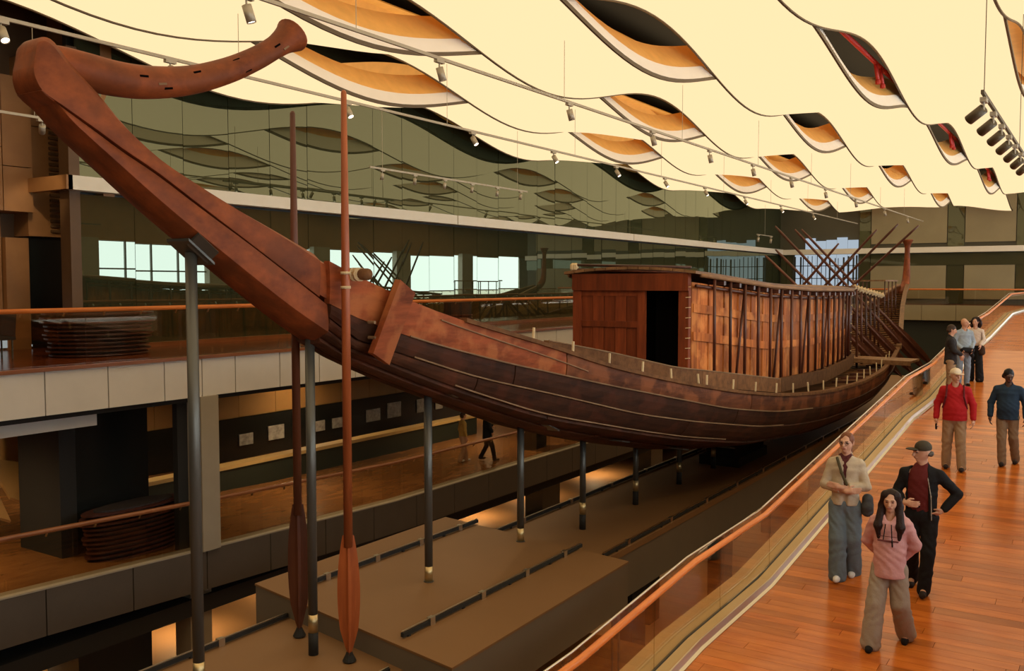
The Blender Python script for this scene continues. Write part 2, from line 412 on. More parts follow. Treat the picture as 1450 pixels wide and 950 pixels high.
def slat_desk(label, cx, cy, z, n, rx, ry, pitch, flare):
    t = thing('slat_bench', label, 'bench', (cx, cy, z))
    obj('core', lathe([(.8, 0), (.85, n * pitch)], 24), 'cushion_dark', t).matrix_basis = Matrix.Translation((cx, cy, z)) @ Matrix.Diagonal((rx, ry, 1, 1))
    for k in range(n):
        s = 1 + flare * k / n + .04 * math.sin(k * 1.7)
        ring = [(math.cos(a) * rx * s, math.sin(a) * ry * s) for a in np.linspace(0, 2 * math.pi, 28, endpoint=False)]
        V, Fc = prism([(cx + p[0], cy + p[1]) for p in ring], z + k * pitch + .02, z + k * pitch + pitch * .62)
        obj('slat', (V, Fc), 'slat_wood', t)
    return t
slat_desk('curved dark slatted bench on the upper gallery beside the stone wall', -18.0, 11.6, GL, 11, .75, 1.05, .085, .18)
slat_desk('small dark slatted bench at the middle of the upper gallery by the glass wall', -17.9, 24.3, GL, 10, .5, .62, .09, -.25)
for k, (cx, cy) in enumerate(((-18.8, 9.0), (-18.6, 9.75))):
    t = thing('lounge_chair', 'dark high backed chair on the gallery by the stone wall', 'chair', (cx, cy, GL), 'gallery lounge chairs')
    obj('seat', box(cx - .25, cx + .25, cy - .25, cy + .25, GL + .38, GL + .46), 'cushion_dark', t)
    obj('backrest', bar((cx + .22, cy, GL + .46), (cx + .3, cy, GL + 1.0), .48, .06, (1, 0, 0)), 'cushion_dark', t)
    for sx in (-1, 1):
        for sy in (-1, 1): obj('leg', tube([(cx + sx * .2, cy + sy * .2, GL), (cx + sx * .2, cy + sy * .2, GL + .4)], .02, 6), 'steel_dark', t)

# ------------------------------------------------------------------ lower gallery (left)
LP = [(2, -5.35), (8.2, -5.42), (12.7, -5.6), (18.6, -5.8), (40, -5.82), (62, -5.82)]
lg = struct(thing('floor_lower_gallery', None, None, (-18, 30, -5.8)), 'brown lower gallery floor with dark fascia')
V = []
for y, z in LP: V += [(-26, y, z), (-15.9, y, z), (-15.9, y, z - .3), (-26, y, z - .3)]
Fc = [(i * 4 + a, i * 4 + b, i * 4 + 4 + b, i * 4 + 4 + a) for i in range(len(LP) - 1) for a, b in ((0, 1), (1, 2), (2, 3), (3, 0))]
obj('slab', (V, Fc), 'lower_floor', lg)
zf = lambda y: float(np.interp(y, [p[0] for p in LP], [p[1] for p in LP]))
y = 2.0
while y < 60:
    e = y + 1.75
    V = []
    for yy in (y + .012, e - .012):
        V += [(-15.95, yy, zf(yy) - .85), (-15.78, yy, zf(yy) - .85), (-15.78, yy, zf(yy)), (-15.95, yy, zf(yy))]
    obj('fascia_panel', (V, [(3, 2, 1, 0), (4, 5, 6, 7), (0, 1, 5, 4), (1, 2, 6, 5), (2, 3, 7, 6), (3, 0, 4, 7)]), 'fascia_dark', lg)
    y = e
obj('edge_trim', strip_prism([(-15.8, y, z) for y, z in LP], [(-.3, 0), (.03, 0), (.03, .03), (-.3, .03)]), 'concrete_column', lg)
obj('soffit', box(-26, -16, 2, 62, -7.0, -6.65), 'soffit_black', lg)
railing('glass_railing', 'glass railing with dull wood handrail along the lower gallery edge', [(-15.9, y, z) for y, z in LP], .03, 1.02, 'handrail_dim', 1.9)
struct(obj('wall_lower_back', box(-25.9, -25.5, 2, 64, -6.2, -2.4), 'wall_amber'))
ws = struct(thing('wall_lower_panels', None, None, (-24, 25, -5.8)), 'amber lit wall panels over a black exhibit strip')
for k in range(15):
    obj('wall_panel', box(-24.05, -24, 14 + k * 1.6, 14 + k * 1.6 + 1.58, -4.4, -2.5), 'wall_amber', ws)
obj('black_band', box(-24.1, -23.98, 14, 38, -5.9, -4.42), 'monolith_black', ws)
for k in range(9):
    a = 18.5 + k * 1.55 + (.3 if k % 2 else 0)
    o = obj('exhibit_photo', box(-23.97, -23.94, a, a + random.uniform(.5, 1.1), -5.35, -4.75 - random.uniform(0, .25)), 'photo_grey', ws)
pp = struct(thing('wall_parapet', None, None, (-20.5, 22, -5.8)), 'low dark green parapet with a lit tan ledge')
obj('parapet_board', box(-20.75, -20.45, 13.2, 29, -6.0, -5.16), 'dark_green_board', pp)
obj('lit_ledge', box(-20.85, -20.4, 13.2, 29, -5.16, -5.06), 'kerb_beige', pp)
for ya, yb in ((10.35, 12.35),):
    cc = struct(thing('pillar_black', None, None, (-18, 11.4, -5.6)), 'glossy black pillar carrying the upper gallery')
    obj('shaft', box(-18.9, -17.5, ya, yb, -5.6, -2.4), 'monolith_black', cc)
    obj('cladding', box(-18.95, -17.45, ya - .05, ya + .3, -5.6, -2.42), 'soffit_black', cc)
slat_desk('dark slatted bench on the lower gallery beside the black pillar', -16.8, 11.5, -5.56, 11, .36, 1.05, .095, .15)
rp = struct(thing('wall_ramp_parapet', None, None, (-21, 8.5, -5.5)), 'tan sloping stair parapet on the lower gallery')
for k in range(5):
    a = 6.5 + k * .95
    obj('parapet_slab', ([(-21.5 + k * .55, a, -4.5), (-21.5 + k * .55 + .55, a + .95, -5.0), (-22.4 + k * .55 + .55, a + .95, -4.0), (-22.4 + k * .55, a, -3.75),
                         (-21.55 + k * .55, a, -4.55), (-21.55 + k * .55 + .55, a + .95, -5.05), (-22.45 + k * .55 + .55, a + .95, -4.05), (-22.45 + k * .55, a, -3.8)],
                        [(0, 1, 2, 3), (7, 6, 5, 4), (0, 4, 5, 1), (1, 5, 6, 2), (2, 6, 7, 3), (3, 7, 4, 0)]), 'wall_amber', rp)
# pillars
cols = struct(thing('pillar_gallery', None, None, (-16.1, 12.55, GZ)), 'square beige pillar at the gallery edge')
obj('shaft', box(-16.15, -15.7, 12.35, 12.8, -5.6, -2.34), 'concrete_column', cols)
obj('shaft_side', box(-16.3, -16.15, 12.1, 12.6, -5.6, -2.34), 'soffit_black', cols)
obj('shaft_foot', box(-16.6, -16.1, 12.3, 12.85, GZ, -6.46), 'concrete_column', cols)
for yy in (18.3, 27.5, 36.5, 46, 55):
    p = struct(thing('pillar_dark', None, None, (-16.6, yy, GZ)), 'dark square pillar under the lower gallery')
    obj('shaft', box(-16.9, -16.2, yy - .6, yy + .6, GZ, -6.65), 'monolith_black', p)
    if yy > 30 or 27 < yy < 28: obj('upper_shaft', box(-17.3, -16.7, yy - .5, yy + .5, -5.82, -2.4), 'monolith_black', p)
struct(obj('pillar_blue', box(-17.9, -16.8, 10.2, 11.85, GZ, -6.3), 'blue_black'), 'blue black block under the lower gallery')
struct(obj('wall_ground_back', box(-29.5, -29, -6, 64, GZ, -6.6), 'wall_amber'))
# unseen lamps added under the galleries to brighten the lower floors
def fillspot(x, y, z, e, grp, label):
    t = thing('fillspot', label, 'fillspot', (x, y, z), grp)
    obj('trim_ring', lathe([(.06, .0), (.10, .0), (.10, .03), (.06, .03)], 14, (x, y, z - .03)), 'steel_bright', t)
    obj('lens', lathe([(.02, 0), (.06, .002)], 12, (x, y, z - .015)), 'lamp_lens', t)
    ld = bpy.data.lights.new('fillspot_lamp', 'SPOT'); ld.energy = e; ld.color = (1, .72, .38); ld.spot_size = 2.75; ld.spot_blend = 1.0; ld.shadow_soft_size = .08
    lo = bpy.data.objects.new('fillspot_lamp', ld); C.objects.link(lo); lo.parent = t; lo.location = (0, 0, -.06)
for k, yy in enumerate((8, 14.5, 18, 22.5, 27, 33, 40)):
    fillspot((-18.6, -22.6)[k % 2], yy, -2.47, 420, 'added lower gallery fill lights', 'small round downlight added in the black soffit over the lower gallery')
for k, (xx, yy) in enumerate(((-18.6, 14), (-18.8, 17.8), (-19.5, 22.5), (-19.2, 27), (-19.2, 31), (-19, 36), (-18.5, 10))):
    fillspot(xx, yy, -7.01, 190, 'added ground floor fill lights', 'round downlight added under the lower gallery slab')
# ------------------------------------------------------------------ visitor ramp
RP = [(-6, -3.85), (6.05, -3.72), (8.36, -3.56), (10.56, -3.56), (19.8, -2.74), (22.8, -2.68), (30.8, -1.95), (34.1, -1.815), (42.35, -1.265), (60.6, -1.265)]
RY, RZ = [p[0] for p in RP], [p[1] for p in RP]
def rz(y): return float(np.interp(y, RY, RZ))
ramp = struct(thing('floor_ramp', None, None, (-1, 20, -3)), 'orange brown wooden visitor ramp rising away in gentle slopes')
V = []
for y, z in RP: V += [(-3.3, y, z - .02), (1.5, y, z - .02), (1.5, y, z - .4), (-3.3, y, z - .4)]
obj('ramp_slab', (V, [(i * 4 + a, i * 4 + b, i * 4 + 4 + b, i * 4 + 4 + a) for i in range(len(RP) - 1) for a, b in ((0, 1), (1, 2), (2, 3), (3, 0))]), 'floor_board', ramp)
# boards laid across the ramp, one by one while they can be told apart
bw = .17; y = 6.9; nb = 0; row = 0
board_meshes = {}
while y < 20.5:
    x = -3.235 - (0, .7, 1.25, .35)[row % 4]
    while x < -.02 * y + .2:
        L = (1.6, 1.9, 1.4)[(row + int(x * 3)) % 3]
        xa, xb = max(x, -3.235), min(x + L, 1.45)
        if xb - xa > .15:
            key = round(xb - xa, 2)
            if key not in board_meshes:
                board_meshes[key] = mesh('floor_board', *box(0, key - .004, 0.002, bw - .002, -.02, 0), 'floor_board')
            sl = math.atan2(rz(y + bw) - rz(y), bw)
            link('floor_board', board_meshes[key], ramp, Matrix.Translation((xa, y, rz(y) + .006)) @ Matrix.Rotation(sl, 4, 'X')); nb += 1
        x += L
    y += bw * (1 if y < 14 else 1.35 if y > 99 else 1); row += 1
V, Fc = [], []
for y, z in RP[5:]: V += [(-3.16, y, z + .004), (1.45, y, z + .004)]
Fc = [(2 * i, 2 * i + 1, 2 * i + 3, 2 * i + 2) for i in range(len(RP) - 6)]
obj('kerb', strip_prism([(0, y, z) for y, z in RP], [(-3.66, -.5), (-3.235, -.4), (-3.235, .065), (-3.27, .08), (-3.66, .08)]), 'kerb_beige', ramp)
obj('kerb_metal_strip', strip_prism([(0, y, z) for y, z in RP], [(-3.255, .06), (-3.24, .0), (-3.195, .0), (-3.195, .015), (-3.225, .03), (-3.24, .088), (-3.255, .088)]), 'steel_bright', ramp)
obj('kerb_groove', strip_prism([(0, y, z) for y, z in RP], [(-3.40, .075), (-3.37, .075), (-3.37, .085), (-3.40, .085)]), 'joint_dark', ramp)
rpath = [(-3.45, y, z) for y, z in RP if 2 < y] 
rpath = [(-3.30, 2.5, rz(2.5))] + [(-3.30, y, z) for y, z in RP if y > 2.6]
rr = railing('glass_railing', 'glass railing with orange wood handrail beside the visitor ramp', rpath, .08, .855, 'handrail_wood', 1.7, rail_r=.032, off=.085)
obj('top_rail', tube([(x - .085, y, z + .885) for x, y, z in rpath], .011, 6), 'steel_bright', rr, True)
lr = struct(thing('floor_lower_ramp', None, None, (-5, 12, -6.8)), 'dim brown lower walkway between platform and visitor ramp')
obj('slab', box(-10.4, 1.4, -4, 15, -6.9, -6.55), 'lower_floor', lr)
obj('slab', box(-6.2, 1.4, 15, 40, -6.9, -6.55), 'lower_floor', lr)
for yy in (6, 9.5, 13, 18, 24, 30):
    fillspot(-3.0, yy, rz(yy) - .42, 260, 'added fill lights under the visitor ramp', 'small round downlight added under the visitor ramp slab')  # lamps added below the slab to brighten the lower walkway
for yy in (15.5, 22, 30, 38):
    p = struct(thing('pillar_ramp', None, None, (-4.3, yy, GZ)), 'dark pillar carrying the visitor ramp')
    obj('shaft', box(-4.6, -4.0, yy - .5, yy + .5, GZ, rz(yy) - .5), 'monolith_black', p)

# ------------------------------------------------------------------ boat platform
PZ, LZ, AX = -4.55, -4.85, -8.6
pf = struct(thing('floor_platform', None, None, (AX, 20, LZ)), 'brown painted platform under the boat with raised block')
obj('long_deck', box(-9.9, -7.3, -3, 52, LZ - .12, LZ), 'platform_paint', pf)
obj('long_beam', box(-9.8, -7.32, 13.4, 52, LZ - .95, LZ - .12), 'platform_side', pf)
obj('front_beam', box(-9.9, -7.3, -3, 9, LZ - .6, LZ - .12), 'platform_side', pf)
obj('raised_block_side', prism([(-10.75, 9.4), (-6.41, 8.56), (-6.49, 13.5), (-10.74, 14.16)], PZ - .75, PZ - .03), 'platform_side', pf)
obj('raised_block_top', prism([(-10.76, 9.39), (-6.40, 8.55), (-6.48, 13.51), (-10.75, 14.17)], PZ - .03, PZ), 'platform_paint', pf)
for yy in (10.5, 16, 21, 26, 31, 37, 43):
    for sx in (-.95, .95): obj('platform_leg', box(AX + sx - .2, AX + sx + .2, yy - .3, yy + .3, GZ, LZ - .5), 'soffit_black', pf)
for sx in (0, .12): obj('hanger_rod', tube([(-6.62 + sx * .5, 13.2 + sx, PZ - .75), (-6.62 + sx * .5, 13.2 + sx, GZ)], .02, 6), 'steel_dark', pf)
def light_rail(label, p, q, grp=None, seg=4, mat='soffit_black'):
    t = thing('light_rail', label, 'light rail', p, grp)
    p, q = np.array(p, float), np.array(q, float)
    obj('channel', bar(p + (0, 0, .05), q + (0, 0, .05), .05, .055), mat, t)
    obj('cap_strip', bar(p + (0.0, 0, .095), q + (0.0, 0, .088), .018, .014), 'steel_bright', t)
    for k in range(seg):
        c = p + (q - p) * (k + .5) / seg
        obj('clip', box(c[0] - .036, c[0] + .036, c[1] - .05, c[1] + .05, c[2], c[2] + .105), 'steel_bright', t)
        obj('foot', box(c[0] - .03, c[0] + .03, c[1] - .5, c[1] - .46, c[2], c[2] + .05), mat, t)
light_rail('slim metal light rail on the raised block, on the visitor ramp side', (-7.47, 8.92, PZ), (-7.5, 13.75, PZ))
light_rail('slim metal light rail on the raised block, on the lower gallery side', (-9.97, 9.55, PZ), (-9.94, 14.1, PZ))
light_rail('black light rail along the gallery edge of the front platform', (-9.86, 2, LZ), (-9.86, 9.2, LZ), None, 3)
light_rail('short light rail at the foot of the standing oar', (-7.4, 5.5, LZ), (-7.38, 8.55, LZ), None, 2)
light_rail('long black light rail along the gallery edge of the rear platform', (-9.84, 14.6, LZ), (-9.84, 46, LZ), None, 16)
light_rail('long black light rail along the ramp edge of the rear platform', (-7.36, 14.3, LZ), (-7.36, 46, LZ), None, 16)
cable = tube([(-7.55 + .12 * math.sin(k * .9), 8.0 + .09 * math.cos(k * .7) + k * .03, LZ + .01 + (.05 if k in (3, 4, 5) else 0)) for k in range(14)], .008, 5)
tag(obj('cable', cable, 'soffit_black'), 'loose thin black cable on the front platform by the oar', 'cable')
ped = thing('keel_pedestal', 'black boxy pedestal under the middle of the hull', 'pedestal', (AX, 24, LZ))
obj('plinth', box(AX - .55, AX + .55, 23.4, 25.8, LZ, LZ + .25), 'soffit_black', ped)
obj('pillar_block', box(AX - .4, AX + .4, 23.55, 25.65, LZ + .25, -4.05), 'soffit_black', ped)
# ------------------------------------------------------------------ the boat
BY = [4.9, 5.5, 6.2, 7.1, 8.6, 10.3, 11.55, 12.8, 14.2, 16.3, 18.5, 20.4, 22, 24, 27, 30, 33, 36, 39, 42, 45, 47.5, 49.6]
GUN = [2.2, 1.84, 1.27, .85, .22, -.38, -.69, -1.0, -1.41, -1.86, -2.24, -2.48, -2.62, -2.72, -2.77, -2.72, -2.58, -2.35, -2.0, -1.5, -.9, -.4, .0]
BM = ([4.8, 6, 9, 12, 15, 18, 21, 24, 27, 30, 33, 36, 40, 44, 47, 49.6], [.24, .29, .42, .85, 1.5, 2.1, 2.5, 2.75, 2.85, 2.78, 2.55, 2.2, 1.55, .88, .45, .14])
KEY = [4.9, 5.11, 5.73, 6.67, 7.84, 8.47, 9.3, 10.9, 13.5, 15.8, 18.2, 21, 24, 27, 30, 33, 36, 39, 42, 45, 47.5, 49.6]
KEZ = [1.84, 1.70, 1.05, .37, -.40, -.70, -1.08, -1.62, -2.45, -3.0, -3.5, -3.88, -4.02, -4.04, -3.98, -3.85, -3.6, -3.2, -2.65, -1.9, -1.1, -.35]
S1Y = [4.9, 5.57, 6.2, 6.7, 7.3, 8.6, 10.1, 11.8, 13.1, 14.2, 15.9, 18.1, 20.45, 22.3, 24, 27, 30]
S1Z = [1.95, 1.52, 1.02, .66, .33, -.36, -.81, -1.22, -1.5, -1.75, -2.1, -2.55, -2.87, -3.0, -3.1, -3.15, -3.1]
S2Y = [8.6, 10.1, 11, 13, 15.2, 17.1, 19.9, 22, 24, 27, 30]; S2Z = [-.62, -1.07, -1.35, -1.82, -2.37, -2.72, -3.15, -3.33, -3.44, -3.5, -3.45]
S3Y = [8.6, 10.7, 12.9, 15.5, 17.1, 20, 24, 27, 30]; S3Z = [-.70, -1.46, -2.15, -2.72, -3.04, -3.5, -3.76, -3.8, -3.75]
def sm(Y, xs, zs):   # smoothed piecewise interpolation
    return float(np.mean([np.interp(Y + d, xs, zs) for d in (-.5, -.25, 0, .25, .5)])) if 7 < Y < 48 else float(np.interp(Y, xs, zs))
def gun(Y): return sm(Y, BY, GUN)
def beam(Y): return sm(Y, *BM)
def keel(Y): return sm(Y, KEY, KEZ)
def frac(Y, a, b): # aft of Y=30 the seams keep their share of the side height
    return a + b
def seam(j, Y):
    """height and half breadth of plank seam j: 0 keel .. 5 gunwale"""
    g, k, b = gun(Y), keel(Y), beam(Y)
    if j == 5: return g, b
    if j == 0: return k, 0.0
    if Y > 30:
        f = {1: .10, 2: .26, 3: .48, 4: .73}[j]; z = k + (g - k) * f
        f0 = 0
        zz = {4: np.interp(30, S1Y, S1Z), 3: np.interp(30, S2Y, S2Z), 2: np.interp(30, S3Y, S3Z)}.get(j)
        if zz is not None:
            t = min(1, (Y - 30) / 6); z30 = k + (g - k) * ((zz - keel(30)) / (gun(30) - keel(30))); z = z30 * (1 - t) + z * t
    else:
        z = {4: lambda: sm(Y, S1Y, S1Z), 3: lambda: sm(Y, S2Y, S2Z) if Y > 8.6 else None, 2: lambda: sm(Y, S3Y, S3Z) if Y > 8.6 else None, 1: lambda: None}[j]()
        if z is None:
            s1 = sm(Y, S1Y, S1Z)
            z = k + (s1 - k) * {3: .62, 2: .34, 1: .12}[j] if Y <= 8.6 else k + (sm(Y, S3Y, S3Z) - k) * .4
    fine = {4: .99, 3: .93, 2: .80, 1: .45}[j]; bow = {4: 1.0, 3: .92, 2: .75, 1: .5}[j]
    t = min(1, max(0, (Y - 8) / 5)); t2 = min(1, max(0, (Y - 36) / 10))
    fb = bow + (fine - bow) * t; fb *= (1 - .15 * t2 * (1 if j < 4 else 0))
    z = min(max(z, k + .01 * j), g - .03 * (5 - j))
    return z, b * fb
boat = thing('ancient_boat', 'huge reddish brown cedar boat with curled prow, cabin and upswept stern', 'boat', (AX, 25, keel(25)))
def plank(side, j, ya, yb, mat, proud):
    n = max(2, int((yb - ya) / .45)); m = 3
    rows = []
    for i in range(n + 1):
        Y = ya + (yb - ya) * i / n
        z0, b0 = seam(j, Y); z1, b1 = seam(j + 1, Y)
        row = []
        for q in range(m + 1):
            t = q / m; bul = .05 * math.sin(math.pi * t) * min(1, (b1 - b0) + .3)
            b, z = b0 + (b1 - b0) * t, z0 + (z1 - z0) * t
            dz, db = z1 - z0, b1 - b0; l = math.hypot(dz, db) + 1e-6
            nb, nz = dz / l, -db / l
            if t == 0: z += .004
            if t == 1: z -= .008
            row.append((b, z, nb, nz, bul))
        rows.append(row)
    V, Fc = [], []
    th = .09
    for lay in (0, 1):
        for i, row in enumerate(rows):
            Y = ya + (yb - ya) * i / n
            for (b, z, nb, nz, bul) in row:
                o = proud + bul if lay == 0 else -th
                bb = max(.0, b + nb * o)
                V.append((AX + side * bb, Y, z + nz * o))
    W = m + 1; H = (n + 1) * W
    for i in range(n):
        for q in range(m):
            a = i * W + q; Fc.append((a, a + 1, a + W + 1, a + W)); a += H; Fc.append((a, a + W, a + W + 1, a + 1))
        a = i * W; Fc.append((a, a + W, a + W + H, a + H)); a += m; Fc.append((a, a + H, a + W + H, a + W))
    for i in (0, n):
        for q in range(m):
            a = i * W + q; Fc.append((a, a + H, a + H + 1, a + 1))
    if side < 0: Fc = [f[::-1] for f in Fc]
    return obj('hull_plank', (V, Fc), mat, boat, False)
SPL = {4: [8.3, 13.2, 19.2, 25.5, 32, 39, 49.5], 3: [8.45, 12.0, 18.6, 25.0, 31, 38, 49.3], 2: [8.6, 11.2, 16.9, 23, 30, 37.5, 49.0], 1: [8.6, 13.0, 20, 27, 34, 41, 48.6], 0: [8.6, 15.0, 22, 29, 37, 48.4]}
for side in (1, -1):
    for j in range(5):
        s = SPL[j]
        for a, b in zip(s[:-1], s[1:]):
            if a > 8 and a < 8.65: a = 8.42
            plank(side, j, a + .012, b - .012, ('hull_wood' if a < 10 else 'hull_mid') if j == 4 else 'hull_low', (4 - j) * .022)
# narrow bow: two great timbers per side forward of the scarf joint
def bow_timber(lo, hi, ya, yb, name, mat, grow=0.0, steps=16):
    V, Fc = [], []
    prof = []
    for i in range(steps + 1):
        Y = ya + (yb - ya) * i / steps
        z0, z1 = lo(Y), hi(Y); b = beam(Y) + grow
        c = .22 * min(b, (z1 - z0) / 2)
        if lo is keel: ring = [(-b * .35, z0), (b * .35, z0), (b * .8, z0 + (z1 - z0) * .28), (b, z0 + (z1 - z0) * .62), (b * .99, z1 - .008), (-b * .99, z1 - .008), (-b, z0 + (z1 - z0) * .62), (-b * .8, z0 + (z1 - z0) * .28)]
        else: ring = [(-b, z0 + .008), (b, z0 + .008), (b * 1.01, z0 + (z1 - z0) * .4), (b * .96, z1 - c), (b * .72, z1), (-b * .72, z1), (-b * .96, z1 - c), (-b * 1.01, z0 + (z1 - z0) * .4)]
        prof.append([(AX + x, Y, z) for x, z in ring])
    n = 8
    for r in prof: V += r
    for i in range(steps):
        for k in range(n): Fc.append((i * n + k, i * n + (k + 1) % n, (i + 1) * n + (k + 1) % n, (i + 1) * n + k))
    Fc += [tuple(range(n))[::-1], tuple(range(steps * n, steps * n + n))]
    return obj(name, (V, Fc), mat, boat, False)
s1 = lambda Y: sm(Y, S1Y, S1Z)
def smooth_path(pts, n):
    P = np.array(pts, float); t = np.arange(len(P)); tt = np.linspace(0, len(P) - 1, n)
    out = []
    for x in tt:
        i = int(min(max(math.floor(x), 0), len(P) - 2)); f = x - i
        p0, p1, p2, p3 = P[max(i - 1, 0)], P[i], P[i + 1], P[min(i + 2, len(P) - 1)]
        out.append(.5 * ((2 * p1) + (-p0 + p2) * f + (2 * p0 - 5 * p1 + 4 * p2 - p3) * f * f + (-p0 + 3 * p1 - 3 * p2 + p3) * f ** 3))
    return np.array(out)
def V3_(*a): return np.array(a, float)
def slab_timber(name, up, lo, mat, bx, ch):
    """thick timber between two side-view curves (y,z), rounded edges, half thickness bx(y)"""
    n = len(up); V, Fc = [], []
    for (a, b) in zip(up, lo):
        a, b = np.array(a), np.array(b); d = (b - a); L = np.linalg.norm(d); d = d / max(L, 1e-6); e = min(.055, L * .25)
        w = bx((a[0] + b[0]) / 2)
        ca, cb, ea, eb = ch; ea *= L; eb *= L
        for p, x in ((a, -ca), (a, ca), (a + d * ea, 1), (a + d * L * .5, 1.03), (b - d * eb, 1), (b, cb), (b, -cb), (b - d * eb, -1), (a + d * L * .5, -1.03), (a + d * ea, -1)):
            V.append((AX + x * w, p[0], p[1]))
    for i in range(n - 1):
        for k in range(10): Fc.append((i * 10 + k, i * 10 + (k + 1) % 10, i * 10 + 10 + (k + 1) % 10, i * 10 + 10 + k))
    Fc += [tuple(range(10))[::-1], tuple(range((n - 1) * 10, n * 10))]
    o = obj(name, (V, Fc), mat, boat, True)
    md = o.modifiers.new('b', 'EDGE_SPLIT'); md.split_angle = .6
    return o
def rs(pts, n):
    P = np.array(pts, float); s = np.r_[0, np.cumsum(np.linalg.norm(np.diff(P, axis=0), axis=1))]; t = np.linspace(0, s[-1], n)
    return np.stack([np.interp(t, s, P[:, 0]), np.interp(t, s, P[:, 1])], 1)
up_c = smooth_path([(4.87, 2.22), (4.90, 2.28), (4.97, 2.32), (5.06, 2.29), (5.2, 2.13), (5.48, 1.87), (5.78, 1.58), (6.19, 1.28), (6.64, 1.06), (7.12, .86), (7.75, .61), (8.32, .37)], 34)
lo_c = smooth_path([(4.86, 2.16), (4.845, 2.08), (4.83, 1.99), (4.84, 1.90), (4.90, 1.79), (5.06, 1.69), (5.36, 1.53), (5.7, 1.34), (6.07, 1.15), (6.63, .82), (7.35, .40), (8.30, -.16)], 34)
slab_timber('bow_timber', up_c, lo_c, 'prow_wood', lambda y: .23 + .035 * (y - 4.7) if y > 5.2 else .15 + .15 * max(0, y - 4.85) ** .5, (.7, .99, .16, .02))
up_l = smooth_path([(4.88, 1.80), (4.95, 1.745), (5.09, 1.665), (5.37, 1.51), (5.7, 1.32), (6.07, 1.13), (6.63, .80), (7.35, .38), (8.42, -.26)], 30)
lo_l = smooth_path([(4.93, 1.84), (4.97, 1.77), (5.08, 1.64), (5.2, 1.50), (5.58, 1.20), (6.12, .78), (6.70, .37), (7.9, -.42), (8.44, -.72)], 30)
slab_timber('bow_timber', up_l, lo_l, 'prow_wood', lambda y: .20 + .045 * (y - 4.7), (.99, .35, .02, .25))
bow_timber(lambda Y: s1(Y) + .06, lambda Y: gun(Y) - .005, 8.22, 10.9, 'bow_deck_timber', 'prow_wood', -.05)
# prow head and curled horn
hn = smooth_path([(AX, 5.02, 2.17, .12), (AX, 5.22, 2.145, .16), (AX, 5.48, 2.11, .185), (AX, 5.82, 2.10, .18), (AX, 6.2, 2.135, .172), (AX, 6.7, 2.25, .158), (AX, 7.22, 2.455, .145), (AX, 7.65, 2.68, .135), (AX, 7.93, 2.86, .135), (AX, 8.08, 2.97, .155), (AX, 8.19, 3.05, .195), (AX, 8.235, 3.085, .215), (AX, 8.25, 3.10, .19)], 66)
obj('prow_horn', tube(hn[:, :3], list(hn[:, 3]), 22), 'prow_wood', boat, True)
for (q, ang, dk_) in ((.30, .2, 1), (.36, -.5, 1), (.42, .5, 1), (.52, .75, 1), (.55, -.6, 1), (.66, .3, 1), (.34, -.2, 0), (.72, -.4, 0)):
    p = hn[int(q * 65)]; t_ = hn[int(q * 65) + 2] - hn[int(q * 65)]; t_ = t_[:3] / np.linalg.norm(t_[:3])
    c_ = p[:3] + V3_(math.cos(ang), 0, math.sin(ang)) * p[3] * .985
    obj('repair_peg', bar(c_ - t_ * .05, c_ + t_ * .05, .022, .018, (1, 0, 0)), 'black_void' if dk_ else 'plank_edge', boat)
# cover board on the bow side
z = s1(9.45)
obj('cover_board', bar((AX + .60, 9.12, -.98), (AX + .66, 9.60, -.03), .40, .09, (1, .1, 0)), 'hull_wood', boat)
for dz in (-.15, -.35, -.55): obj('peg', tube([(AX + .5, 9.02 - dz * .05, -.35 + dz), (AX + .62, 9.02 - dz * .05, -.35 + dz)], .022, 8), 'plank_edge', boat)
# cross beam near the bow
obj('cross_log', tube([(AX - .75, 9.12, .16), (AX + .78, 8.72, .12)], .075, 12), 'deck_wood', boat, True)
for s in (.55, .63): obj('lashing_ring', tube([(AX + s - .02, 8.74, .12), (AX + s + .02, 8.72, .12)], .09, 10), 'rope', boat)
# plank edge lines (pale highlight painting the light caught on the arrises)
def edge_line(side, j, ya, yb, off, r=.014):
    pts = []
    for Y in np.arange(ya, yb, .4):
        z, b = seam(j, Y); pts.append((AX + side * (b + off), Y, z + .0))
    obj('edge_highlight', tube(pts, r, 5), 'plank_edge', boat)
for j, ya, yb, off in ((4, 9.8, 23, .045), (3, 9.9, 21.5, .06), (2, 10.8, 19, .07)): edge_line(1, j, ya, yb, off)
sl = [(AX + beam(Y) + .03, Y, gun(Y) - .12 - .03 * (Y - 10.5)) for Y in np.arange(10.4, 14.0, .3)]
obj('edge_highlight', tube(sl, .012, 5), 'plank_edge', boat)  # painted light line along the upper seam
# gunwale cap, deck boards, pegs
for side in (1, -1):
    obj('gunwale_cap', strip_prism([(AX + side * (beam(Y) - .02), Y, gun(Y)) for Y in np.arange(10.9, 49.4, .5)], [(-.07, -.03), (.07, -.03), (.07, .035), (-.07, .035)]), 'deck_wood', boat)
for side in (1, -1):
    obj('stern_wale', strip_prism([(AX + side * (beam(Y) + .0), Y, gun(Y) + .05) for Y in np.arange(36, 49.5, .45)], [(-.09, -.10), (.09, -.10), (.09, .05), (-.09, .05)]), 'roof_wood', boat)
dk = lambda Y: gun(Y) - .22
Y = 10.9
while Y < 48.6:
    b = beam(Y) - .1; z = dk(Y)
    obj('deck_board', box(AX - b, AX + b, Y + .015, Y + .40, z - .05 + (.008 if int(Y * 7) % 2 else 0), z), 'deck_wood', boat)
    Y += .42
obj('hold_shadow', strip_prism([(AX, Y, dk(Y) - .2) for Y in np.arange(11, 47.5, .5)], [(-.3, -.1), (.3, -.1), (.3, 0), (-.3, 0)]), 'hull_low', boat)
